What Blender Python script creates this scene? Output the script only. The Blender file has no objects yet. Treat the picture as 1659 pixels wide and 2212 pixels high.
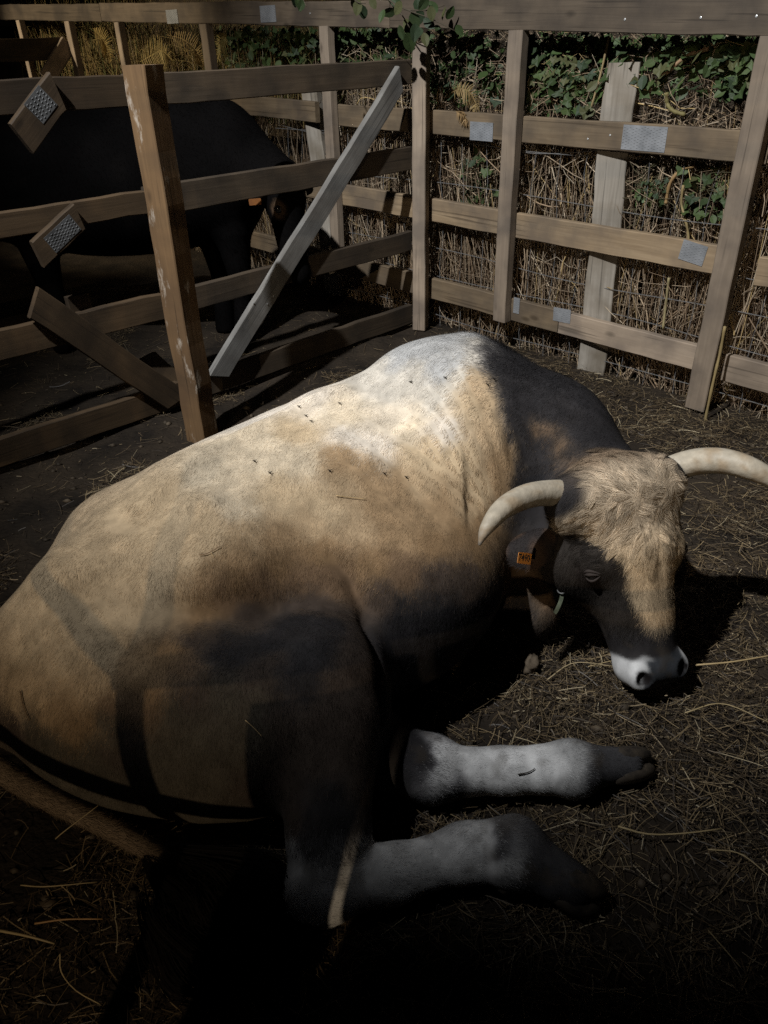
import bpy, math, random
import numpy as np
from mathutils import Vector, Matrix
from mathutils.bvhtree import BVHTree
radians, cos, sin, pi = math.radians, math.cos, math.sin, math.pi
rng = np.random.default_rng(7)
random.seed(7)
scene = bpy.context.scene
COL = scene.collection

# ------------------------------------------------------------------ camera
FOC, CAM_H, PITCH, ROLL = 1650.0, 1.5, radians(31.8), radians(1.5)
CAM = np.array([0.0, 0.0, CAM_H])
FWD = np.array([0.0, cos(PITCH), -sin(PITCH)])
_r = np.array([1.0, 0, 0]); _u = np.array([0.0, sin(PITCH), cos(PITCH)])
RGT = _r * cos(ROLL) - _u * sin(ROLL)
UPV = _r * sin(ROLL) + _u * cos(ROLL)
cam_data = bpy.data.cameras.new('camera')
cam = bpy.data.objects.new('camera', cam_data)
COL.objects.link(cam)
m3 = Matrix((RGT, UPV, -FWD)).transposed()
cam.matrix_world = Matrix.Translation(CAM) @ m3.to_4x4()
cam_data.sensor_fit = 'HORIZONTAL'
cam_data.sensor_width = 36.0
cam_data.lens = 36.0 * FOC / 1659.0
cam_data.clip_start = 0.05
cam_data.clip_end = 500.0
scene.camera = cam

# ------------------------------------------------------------------ night sky and lamps
world = bpy.data.worlds.new('World'); scene.world = world
world.use_nodes = True
wn = world.node_tree.nodes; wl = world.node_tree.links
sky = wn.new('ShaderNodeTexSky'); sky.sky_type = 'NISHITA'; sky.sun_disc = False
SUN_DIR = Vector((-0.50, -0.30, 0.81)).normalized()          # towards the light
sky.sun_elevation = math.asin(SUN_DIR.z)
sky.sun_rotation = math.atan2(SUN_DIR.x, SUN_DIR.y)
bgn = wn['Background']
wl.new(sky.outputs[0], bgn.inputs[0])
bgn.inputs[1].default_value = 0.0007

def spot(name, loc, target, power, angle, blend, colour, radius):
    ld = bpy.data.lights.new(name, 'SPOT')
    ld.energy = power; ld.spot_size = radians(angle); ld.spot_blend = blend
    ld.color = colour; ld.shadow_soft_size = radius
    o = bpy.data.objects.new(name, ld); COL.objects.link(o)
    o.location = loc
    o.rotation_euler = (Vector(target) - Vector(loc)).to_track_quat('-Z', 'Y').to_euler()
    return o
KEY_POS = (-2.3, 0.2, 5.3)
spot('floodlight_key', KEY_POS, (1.38, 4.22, 0.0), 2750, 56.4, 0.87, (0.96, 0.985, 1.0), 0.05)
WARM_POS = (-2.2, -4.5, 2.9)
spot('floodlight_warm', WARM_POS, (-0.6, 2.4, 0.3), 350, 70, 0.7, (1.0, 0.80, 0.55), 0.012)

spot('floodlight_next_pen', (-6.5, 5.2, 3.4), (-2.2, 7.4, 1.3), 1300, 42, 0.5, (1.0, 0.86, 0.62), 0.03)

scene.view_settings.view_transform = 'Standard'
scene.view_settings.look = 'None'
scene.view_settings.exposure = 0.0
scene.view_settings.gamma = 1.0
scene.view_settings.use_curve_mapping = False
scene.render.engine = 'CYCLES'
scene.cycles.max_bounces = 4
scene.cycles.use_denoising = False

# ------------------------------------------------------------------ helpers
def ray(px, py):
    return FWD + RGT * ((px - 829.5) / FOC) - UPV * ((py - 1106.0) / FOC)
def at_z(px, py, z=0.0):
    d = ray(px, py); return CAM + d * ((z - CAM_H) / d[2])
def at_plane(px, py, p0, n):
    d = ray(px, py); return CAM + d * (np.dot(np.asarray(p0) - CAM, n) / np.dot(d, n))
def proj(P):
    Q = np.asarray(P, float) - CAM; z = Q @ FWD
    return np.stack([829.5 + FOC * (Q @ RGT) / z, 1106.0 - FOC * (Q @ UPV) / z, z], -1)

def new_mesh(name, verts, faces, mat=None, smooth=False):
    me = bpy.data.meshes.new(name)
    verts = np.asarray(verts, np.float32)
    if isinstance(faces, np.ndarray):
        k = faces.shape[1]; nf = len(faces)
        me.vertices.add(len(verts)); me.vertices.foreach_set('co', verts.ravel())
        me.loops.add(nf * k); me.loops.foreach_set('vertex_index', faces.astype(np.int32).ravel())
        me.polygons.add(nf)
        me.polygons.foreach_set('loop_start', np.arange(0, nf * k, k, dtype=np.int32))
        me.polygons.foreach_set('loop_total', np.full(nf, k, np.int32))
        me.update(calc_edges=True); me.validate()
    else:
        me.from_pydata([tuple(map(float, v)) for v in verts], [], faces); me.update()
    if smooth:
        me.polygons.foreach_set('use_smooth', np.ones(len(me.polygons), bool))
    if mat: me.materials.append(mat)
    return me
def wmat(p):
    if p.parent is None: return p.matrix_basis.copy() if p.type == 'MESH' else Matrix.Translation(p.location)
    return wmat(p.parent) @ p.matrix_parent_inverse @ p.matrix_basis
def link(name, me, parent=None, loc=None):
    o = bpy.data.objects.new(name, me); COL.objects.link(o)
    if loc is not None: o.location = loc
    if parent is not None:
        o.parent = parent
        o.matrix_parent_inverse = wmat(parent).inverted()
    return o
def obj(name, verts, faces, mat, parent=None, smooth=False):
    return link(name, new_mesh(name, verts, faces, mat, smooth), parent)
def tag(o, label=None, cat=None, group=None, kind=None):
    if label: o['label'] = label
    if cat: o['category'] = cat
    if group: o['group'] = group
    if kind: o['kind'] = kind
    return o
def thing(name, label, cat, loc=(0, 0, 0), group=None):
    o = bpy.data.objects.new(name, None); COL.objects.link(o)
    o.location = [float(c) for c in loc]; o.empty_display_size = 0.1
    return tag(o, label, cat, group)
def set_col(me, cols, name='Col'):
    a = me.color_attributes.new(name, 'FLOAT_COLOR', 'POINT')
    c = np.ones((len(me.vertices), 4), np.float32); c[:, :3] = cols
    a.data.foreach_set('color', c.ravel())
def norm(v):
    v = np.asarray(v, float); return v / np.maximum(np.linalg.norm(v, axis=-1, keepdims=True), 1e-9)
def smooth01(x, a, b):
    t = np.clip((x - a) / (b - a), 0, 1); return t * t * (3 - 2 * t)

class MB:
    """collects shapes for one mesh"""
    def __init__(s): s.v = []; s.f = []
    def add(s, verts, faces):
        b = len(s.v); s.v += [tuple(map(float, v)) for v in verts]
        s.f += [tuple(b + i for i in f) for f in faces]
    def obox(s, c, ax, ay, az, hx, hy, hz):
        c = np.asarray(c, float); vs = []
        for i in (-1, 1):
            for j in (-1, 1):
                for k in (-1, 1): vs.append(c + i * hx * ax + j * hy * ay + k * hz * az)
        s.add(vs, [(0, 1, 3, 2), (4, 6, 7, 5), (0, 4, 5, 1), (2, 3, 7, 6), (0, 2, 6, 4), (1, 5, 7, 3)])
    def tube(s, pts, rad, n=6, cap=True):
        pts = np.asarray(pts, float); m = len(pts)
        rad = np.broadcast_to(np.asarray(rad, float), (m,))
        t = norm(np.gradient(pts, axis=0))
        ref = np.array([0.31, 0.52, 0.8]); vs = []
        u = norm(np.cross(t[0], ref))
        for i in range(m):
            u = norm(u - t[i] * np.dot(u, t[i])); w = np.cross(t[i], u)
            for k in range(n):
                a = 2 * pi * k / n
                vs.append(pts[i] + rad[i] * (cos(a) * u + sin(a) * w))
        fs = []
        for i in range(m - 1):
            for k in range(n):
                k2 = (k + 1) % n
                fs.append((i * n + k, i * n + k2, (i + 1) * n + k2, (i + 1) * n + k))
        if cap: fs += [tuple(range(n - 1, -1, -1)), tuple((m - 1) * n + k for k in range(n))]
        s.add(vs, fs)
    def build(s, name, mat, parent=None, smooth=False):
        return obj(name, s.v, s.f, mat, parent, smooth)

def spline(pts, n):
    """Catmull-Rom through rows of pts (any columns), n samples"""
    P = np.asarray(pts, float); P = np.vstack([2 * P[0] - P[1], P, 2 * P[-1] - P[-2]])
    m = len(P) - 3; out = []
    for u in np.linspace(0, m, n):
        i = min(int(u), m - 1); t = u - i
        p0, p1, p2, p3 = P[i:i + 4]
        out.append(0.5 * (2 * p1 + (p2 - p0) * t + (2 * p0 - 5 * p1 + 4 * p2 - p3) * t * t + (3 * p1 - p0 - 3 * p2 + p3) * t ** 3))
    return np.array(out)

def vnoise(P, freq, seed=0):
    """smooth value noise, -1..1"""
    X = np.asarray(P, np.float64) * freq + 37.3 * seed
    i = np.floor(X).astype(np.int64); f = X - i; f = f * f * (3 - 2 * f)
    def h(a, b, c):
        n = (a * 374761393 + b * 668265263 + c * 2147483647 + seed * 1274126177) & 0xffffffff
        n = ((n ^ (n >> 13)) * 1274126177) & 0xffffffff
        n = ((n ^ (n >> 16)) * 2246822519) & 0xffffffff
        return ((n ^ (n >> 15)) & 0xffff) / 32767.5 - 1
    r = 0
    for dx in (0, 1):
        for dy in (0, 1):
            for dz in (0, 1):
                w = (f[:, 0] if dx else 1 - f[:, 0]) * (f[:, 1] if dy else 1 - f[:, 1]) * (f[:, 2] if dz else 1 - f[:, 2])
                r = r + w * h(i[:, 0] + dx, i[:, 1] + dy, i[:, 2] + dz)
    return r

# ------------------------------------------------------------------ signed distance modelling of animal bodies
def smin(a, b, k):
    h = np.clip(0.5 + 0.5 * (b - a) / k, 0, 1)
    return b + (a - b) * h - k * h * (1 - h)
def smax(a, b, k): return -smin(-a, -b, k)
def cone(P, a, b, ra, rb):
    a = np.asarray(a, float); b = np.asarray(b, float); ab = b - a
    t = np.clip(((P - a) @ ab) / (ab @ ab), 0, 1)
    return np.linalg.norm(P - a - t[:, None] * ab, axis=1) - (ra + (rb - ra) * t)
def ellip(P, c, r, ax=None):
    Q = P - np.asarray(c, float)
    if ax is not None: Q = Q @ np.asarray(ax, float).T
    r = np.asarray(r, float)
    k0 = np.linalg.norm(Q / r, axis=1); k1 = np.linalg.norm(Q / (r * r), axis=1)
    return k0 * (k0 - 1) / np.maximum(k1, 1e-6)
def frame(x, z=(0, 0, 1)):
    """rows: x axis, y, z with x along the given direction"""
    x = norm(x); y = norm(np.cross(z, x)); return np.array([x, y, np.cross(x, y)])
def sweep(P, st, n=70):
    """elliptical sections along a mostly level axis; stations: x, y, z, half-width, half-height"""
    S = spline(st, n); out = np.empty(len(P))
    T = norm(np.gradient(S[:, :3], axis=0)); T[:, 2] = 0; T = norm(T)
    step = np.linalg.norm(np.gradient(S[:, :2], axis=0), axis=1)
    for i in range(0, len(P), 60000):
        p = P[i:i + 60000]
        j = np.argmin(((p[:, None, :2] - S[None, :, :2]) ** 2).sum(2), 1)
        d = p - S[j, :3]; t = T[j]
        al = (d * t).sum(1)
        jf = np.clip(j + al / step[j], 0, n - 1)
        j0 = np.minimum(jf.astype(int), n - 2); w = (jf - j0)[:, None]
        Q = S[j0] * (1 - w) + S[j0 + 1] * w
        t = norm(T[j0] * (1 - w) + T[j0 + 1] * w)
        d = p - Q[:, :3]; al = (d * t).sum(1)
        al = np.where((jf <= 0) | (jf >= n - 1), al, 0)
        sd = d[:, 0] * -t[:, 1] + d[:, 1] * t[:, 0]
        a, b = Q[:, 3], Q[:, 4]
        e = 0.8 * np.minimum(a, b)
        k0 = np.sqrt((sd / a) ** 2 + (d[:, 2] / b) ** 2 + (al / e) ** 2)
        k1 = np.sqrt((sd / a ** 2) ** 2 + (d[:, 2] / b ** 2) ** 2 + (al / e ** 2) ** 2)
        out[i:i + 60000] = k0 * (k0 - 1) / np.maximum(k1, 1e-6)
    return out
def surface_nets(sdf, lo, hi, h, coarse=4):
    lo = np.asarray(lo, float); n = np.ceil((np.asarray(hi) - lo) / h).astype(int)
    n = (n // coarse + 1) * coarse
    nc = n // coarse
    g = np.stack(np.meshgrid(*[np.arange(k) for k in nc], indexing='ij'), -1).reshape(-1, 3)
    fc = sdf(lo + (g + 0.5) * h * coarse - 0.5 * h).reshape(nc)
    F = np.repeat(np.repeat(np.repeat(fc, coarse, 0), coarse, 1), coarse, 2).astype(np.float64)
    near = np.abs(F) < h * coarse * 1.6
    idx = np.argwhere(near)
    F[near] = sdf(lo + idx * h)
    ins = F < 0
    c = [(x, y, z) for x in (0, 1) for y in (0, 1) for z in (0, 1)]
    def sl(A, o): return A[o[0]:n[0] - 1 + o[0], o[1]:n[1] - 1 + o[1], o[2]:n[2] - 1 + o[2]]
    cnt = sum(sl(ins, o).astype(np.int8) for o in c)
    act = (cnt > 0) & (cnt < 8)
    cells = np.argwhere(act); vid = -np.ones(n - 1, np.int64); vid[act] = np.arange(len(cells))
    val = {o: F[cells[:, 0] + o[0], cells[:, 1] + o[1], cells[:, 2] + o[2]] for o in c}
    acc = np.zeros((len(cells), 3)); num = np.zeros(len(cells))
    for o in c:
        for ax in range(3):
            if o[ax]: continue
            q = list(o); q[ax] = 1; q = tuple(q)
            a, b = val[o], val[q]; cr = (a < 0) != (b < 0)
            t = np.where(cr, a / np.where(cr, a - b, 1), 0)
            p = np.tile(np.array(o, float), (len(cells), 1)); p[:, ax] = t
            acc[cr] += p[cr]; num[cr] += 1
    V = lo + (cells + acc / num[:, None]) * h
    faces = []
    for ax in range(3):
        u, w = (ax + 1) % 3, (ax + 2) % 3
        s0 = [slice(1, n[k] - 1) for k in range(3)]; s0[ax] = slice(0, n[ax] - 1)
        s1 = list(s0); s1[ax] = slice(1, n[ax])
        A, B = ins[tuple(s0)], ins[tuple(s1)]
        e = np.argwhere(A != B); flip = A[tuple(e.T)]
        off = np.array([1, 1, 1]); off[ax] = 0
        e = e + off
        def at(du, dw):
            k = e.copy(); k[:, u] -= du; k[:, w] -= dw
            return vid[k[:, 0], k[:, 1], k[:, 2]]
        q = np.stack([at(0, 0), at(1, 0), at(1, 1), at(0, 1)], 1)
        q = np.where(flip[:, None], q, q[:, ::-1])
        faces.append(q)
    Fq = np.vstack(faces)
    return V, Fq[(Fq >= 0).all(1)]
def relax(V, Fq, it, lam=0.5, mu=-0.52):
    e = np.vstack([Fq[:, [0, 1]], Fq[:, [1, 2]], Fq[:, [2, 3]], Fq[:, [3, 0]]])
    e = np.vstack([e, e[:, ::-1]])
    deg = np.bincount(e[:, 0], minlength=len(V)).astype(float)
    for i in range(it):
        for l in (lam, mu):
            s = np.stack([np.bincount(e[:, 0], V[e[:, 1], k], len(V)) for k in range(3)], 1)
            V = V + l * (s / deg[:, None] - V)
    return V
def vnormals(V, Fq):
    a = V[Fq[:, 2]] - V[Fq[:, 0]]; b = V[Fq[:, 3]] - V[Fq[:, 1]]
    n = np.cross(a, b); N = np.zeros_like(V)
    for k in range(4):
        for c in range(3): N[:, c] += np.bincount(Fq[:, k], n[:, c], len(V))
    return norm(N)
# ------------------------------------------------------------------ the bull's shape
HO = np.array([0.612, 1.694, 0.525])
HX = norm([0.944, 0.33, 0.0]); HL = np.array([0.191, -0.422, -0.885])
HL = norm(HL - HX * (HL @ HX)); HN = -np.cross(HX, HL)
HAX = np.array([HX, HL, HN])
def hp(u, v, w): return HO + u * HX + v * HL + w * HN

BARREL = [  # x, y, z, half-width, half-height
    (-0.87, 1.27, 0.285, 0.12, 0.13), (-0.70, 1.355, 0.30, 0.25, 0.245), (-0.48, 1.56, 0.32, 0.345, 0.315),
    (-0.20, 1.83, 0.335, 0.37, 0.325), (0.06, 2.02, 0.35, 0.35, 0.34), (0.26, 2.06, 0.38, 0.30, 0.36), (0.44, 1.98, 0.36, 0.24, 0.30)]
SPINE = np.array([(-0.92, 1.21, 0.375), (-0.68, 1.33, 0.565), (-0.47, 1.60, 0.64), (-0.16, 1.93, 0.655), (0.08, 2.12, 0.71), (0.26, 2.14, 0.755)])
def bull_sdf(P):
    f = sweep(P, BARREL)
    for i in range(len(SPINE) - 1):
        f = smin(f, cone(P, SPINE[i] - [0, 0, 0.05], SPINE[i + 1] - [0, 0, 0.05], 0.035, 0.045), 0.10)
    # belly
    f = smin(f, ellip(P, (0.00, 1.62, 0.25), (0.40, 0.27, 0.25), frame((0.72, 0.70, 0))), 0.10)
    # withers and shoulder
    f = smin(f, ellip(P, (0.20, 2.02, 0.52), (0.26, 0.20, 0.25), frame((0.6, -0.6, -0.4))), 0.08)
    f = smin(f, ellip(P, (0.22, 1.86, 0.36), (0.24, 0.17, 0.30), frame((0.75, 0.5, 0))), 0.09)
    # hip bones
    f = smin(f, ellip(P, (-0.44, 1.38, 0.49), (0.10, 0.08, 0.06)), 0.14)
    f = smin(f, ellip(P, (-0.66, 1.60, 0.47), (0.10, 0.07, 0.07)), 0.11)
    # rump and thigh
    f = smin(f, ellip(P, (-0.60, 1.215, 0.275), (0.265, 0.19, 0.215), frame((0.9, -0.25, 0))), 0.08)
    f = smin(f, ellip(P, (-0.38, 1.19, 0.23), (0.33, 0.19, 0.23), frame((0.95, -0.05, 0.05))), 0.07)
    f = smin(f, ellip(P, (-0.15, 1.24, 0.25), (0.15, 0.16, 0.20), frame((0.6, -0.5, 0))), 0.06)
    # near hind leg
    f = smin(f, cone(P, (-0.14, 1.17, 0.24), (-0.13, 0.97, 0.12), 0.12, 0.080), 0.05)
    f = smin(f, cone(P, (-0.13, 0.97, 0.12), (-0.145, 0.895, 0.07), 0.080, 0.062), 0.03)
    f = smin(f, cone(P, (-0.145, 0.895, 0.065), (0.00, 0.925, 0.070), 0.060, 0.052), 0.03)
    f = smin(f, cone(P, (0.00, 0.925, 0.070), (0.15, 0.962, 0.075), 0.052, 0.052), 0.03)
    f = smin(f, cone(P, (0.15, 0.962, 0.075), (0.25, 0.962, 0.080), 0.055, 0.066), 0.03)
    f = smin(f, cone(P, (0.25, 0.962, 0.075), (0.355, 0.908, 0.045), 0.062, 0.046), 0.03)
    # the other leg, coming out from under the belly
    f = smin(f, cone(P, (-0.10, 1.24, 0.12), (0.09, 1.168, 0.075), 0.10, 0.068), 0.03)
    f = smin(f, cone(P, (0.09, 1.168, 0.075), (0.26, 1.18, 0.058), 0.068, 0.050), 0.03)
    f = smin(f, cone(P, (0.26, 1.18, 0.058), (0.42, 1.18, 0.060), 0.050, 0.060), 0.03)
    f = smin(f, cone(P, (0.42, 1.18, 0.060), (0.55, 1.20, 0.042), 0.056, 0.040), 0.03)
    f = smin(f, ellip(P, (-0.175, 0.875, 0.085), (0.035, 0.045, 0.05)), 0.03)
    f = smin(f, ellip(P, (0.245, 0.925, 0.075), (0.045, 0.035, 0.045)), 0.025)
    f = smin(f, ellip(P, (0.42, 1.145, 0.060), (0.045, 0.03, 0.045)), 0.02)
    f = smin(f, ellip(P, (0.10, 1.20, 0.10), (0.05, 0.04, 0.045)), 0.025)
    # neck
    f = smin(f, cone(P, (0.27, 2.06, 0.50), (0.47, 2.02, 0.44), 0.25, 0.215), 0.05)
    f = smin(f, cone(P, (0.47, 2.02, 0.44), (0.59, 1.80, 0.40), 0.215, 0.16), 0.06)
    f = smin(f, cone(P, (0.45, 1.90, 0.28), (0.52, 1.68, 0.30), 0.16, 0.11), 0.06)
    # folded foreleg under the chest
    f = smin(f, cone(P, (0.30, 1.86, 0.20), (0.42, 1.72, 0.08), 0.13, 0.08), 0.06)
    # head
    g = ellip(P, hp(-0.010, 0.035, -0.03), (0.184, 0.105, 0.105), HAX)
    g = smin(g, ellip(P, hp(0.006, 0.14, -0.02), (0.146, 0.15, 0.085), HAX), 0.04)
    g = smin(g, cone(P, hp(0, 0.20, -0.035), hp(0.006, 0.46, -0.02), 0.116, 0.078), 0.04)
    g = smin(g, ellip(P, hp(-0.135, 0.035, -0.03), (0.060, 0.062, 0.075), HAX), 0.04)
    g = smin(g, ellip(P, hp(0.122, 0.020, -0.03), (0.060, 0.062, 0.075), HAX), 0.04)
    for s in (-1, 1):
        g = smin(g, ellip(P, hp(s * 0.065, 0.20, -0.11), (0.06, 0.15, 0.10), HAX), 0.05)
        g = smin(g, ellip(P, hp(s * 0.112, 0.195, 0.00), (0.030, 0.045, 0.035), HAX), 0.03)
    g = smin(g, cone(P, hp(0, 0.30, -0.12), hp(0, 0.47, -0.07), 0.065, 0.05), 0.05)
    g = smin(g, ellip(P, hp(0, 0.495, -0.015), (0.088, 0.058, 0.066), HAX), 0.035)
    for s in (-1, 1):
        g = smin(g, ellip(P, hp(s * 0.055, 0.50, 0.03), (0.034, 0.036, 0.028), HAX), 0.025)
        g = smax(g, -ellip(P, hp(s * 0.060, 0.503, 0.056), (0.014, 0.020, 0.022), HAX), 0.012)
    f = smin(f, g, 0.04)
    return smax(f, -(P[:, 2] + 0.02), 0.01)

HSTEP = 0.0075
BV, BF = surface_nets(bull_sdf, (-1.15, 0.75, -0.06), (1.0, 2.45, 0.92), HSTEP)
BV = relax(BV, BF, 6)
BN = vnormals(BV, BF)
def hloc(P):
    Q = np.asarray(P) - HO; return Q @ HX, Q @ HL, Q @ HN
def surf(px, py, tree):
    d = Vector(ray(px, py)).normalized()
    h = tree.ray_cast(Vector(CAM), d)
    return (None, None) if h[0] is None else (np.array(h[0]), np.array(h[1]))
tree0 = BVHTree.FromPolygons([tuple(v) for v in BV], [tuple(f) for f in BF.tolist()])

# skin folds on shoulder and neck, slack skin, muscle relief
def fold(V, N, a, b, amp, wl, reach, seed):
    """parallel folds running from pixel a to pixel b"""
    A, na = surf(*a, tree0); B, nb = surf(*b, tree0)
    run = norm(B - A); nn = norm(na + nb); ac = np.cross(run, nn)
    Q = V - A; x = Q @ ac; y = (Q @ run) / np.linalg.norm(B - A); z = Q @ nn
    x = x + 0.018 * vnoise(V, 6.0, seed) + 0.004 * vnoise(V, 25.0, seed + 1)
    m = np.exp(-(x / reach) ** 2) * smooth01(y, -0.25, 0.2) * (1 - smooth01(y, 0.85, 1.25)) * np.exp(-(z / 0.25) ** 2)
    m = m * (0.45 + 0.55 * vnoise(V, 7.0, seed + 2))
    ph = np.abs(((x / wl) % 1.0) - 0.5) * 2
    return -amp * m * (1 - ph) ** 2
disp = 0.0035 * vnoise(BV, 6.0, 3) + 0.0012 * vnoise(BV, 17.0, 4)
disp += fold(BV, BN, (1010, 800), (1120, 1060), 0.010, 0.042, 0.09, 11)
disp += fold(BV, BN, (1060, 820), (1140, 1020), 0.020, 0.25, 0.04, 14)
disp += fold(BV, BN, (850, 950), (1030, 1090), 0.006, 0.034, 0.05, 17)
disp += fold(BV, BN, (930, 900), (1060, 1090), 0.007, 0.030, 0.05, 21)
disp += fold(BV, BN, (850, 1905), (1050, 1880), 0.006, 0.055, 0.05, 31)
disp += fold(BV, BN, (960, 1700), (1200, 1695), 0.006, 0.055, 0.05, 33)
fc = [surf(x, y, tree0)[0] for x, y in ((665, 1180), (715, 1200), (752, 1240), (785, 1310), (808, 1390), (824, 1480), (832, 1560))]
dmin = np.min([cone(BV, a, b, 0, 0) for a, b in zip(fc[:-1], fc[1:]) if a is not None and b is not None], 0)
disp -= 0.020 * np.exp(-(dmin / 0.020) ** 2) * smooth01(np.linalg.norm(BV - fc[0], axis=1), 0.02, 0.14)
hk = surf(430, 1085, tree0)[0]; disp += 0.014 * np.exp(-(np.linalg.norm(BV - hk, axis=1) / 0.06) ** 2)
fh = surf(640, 1090, tree0)[0]; disp -= 0.018 * np.exp(-(np.linalg.norm(BV - fh, axis=1) / 0.10) ** 2)
sl = [surf(x, y, tree0)[0] for x, y in ((300, 1095), (380, 1020), (470, 960), (560, 915), (640, 876), (740, 838))]
dmin = np.min([cone(BV, a, b, 0, 0) for a, b in zip(sl[:-1], sl[1:]) if a is not None and b is not None], 0)
disp += 0.008 * np.exp(-(dmin / 0.022) ** 2) - 0.005 * np.exp(-((dmin - 0.055) / 0.028) ** 2)
disp += fold(BV, BN, (760, 900), (960, 1080), 0.010, 0.085, 0.12, 27)
disp += fold(BV, BN, (860, 1880), (940, 1900), 0.004, 0.020, 0.05, 23)
hu, hv, hw = hloc(BV)
headm = ((np.abs(hu) < 0.2) & (hv > -0.08) & (hv < 0.6) & (np.abs(hw) < 0.2)).astype(float)
disp *= 1 - 0.6 * headm
# crease over the eye and the wrinkles on the forehead
disp -= headm * 0.006 * np.exp(-((hu - 0.02) / 0.012) ** 2 - ((hv - 0.20) / 0.05) ** 2)
BV = BV + BN * disp[:, None]
BV[:, 2] = np.maximum(BV[:, 2], -0.02)
BN = vnormals(BV, BF)
btree = BVHTree.FromPolygons([tuple(v) for v in BV], [tuple(f) for f in BF.tolist()])

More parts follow.
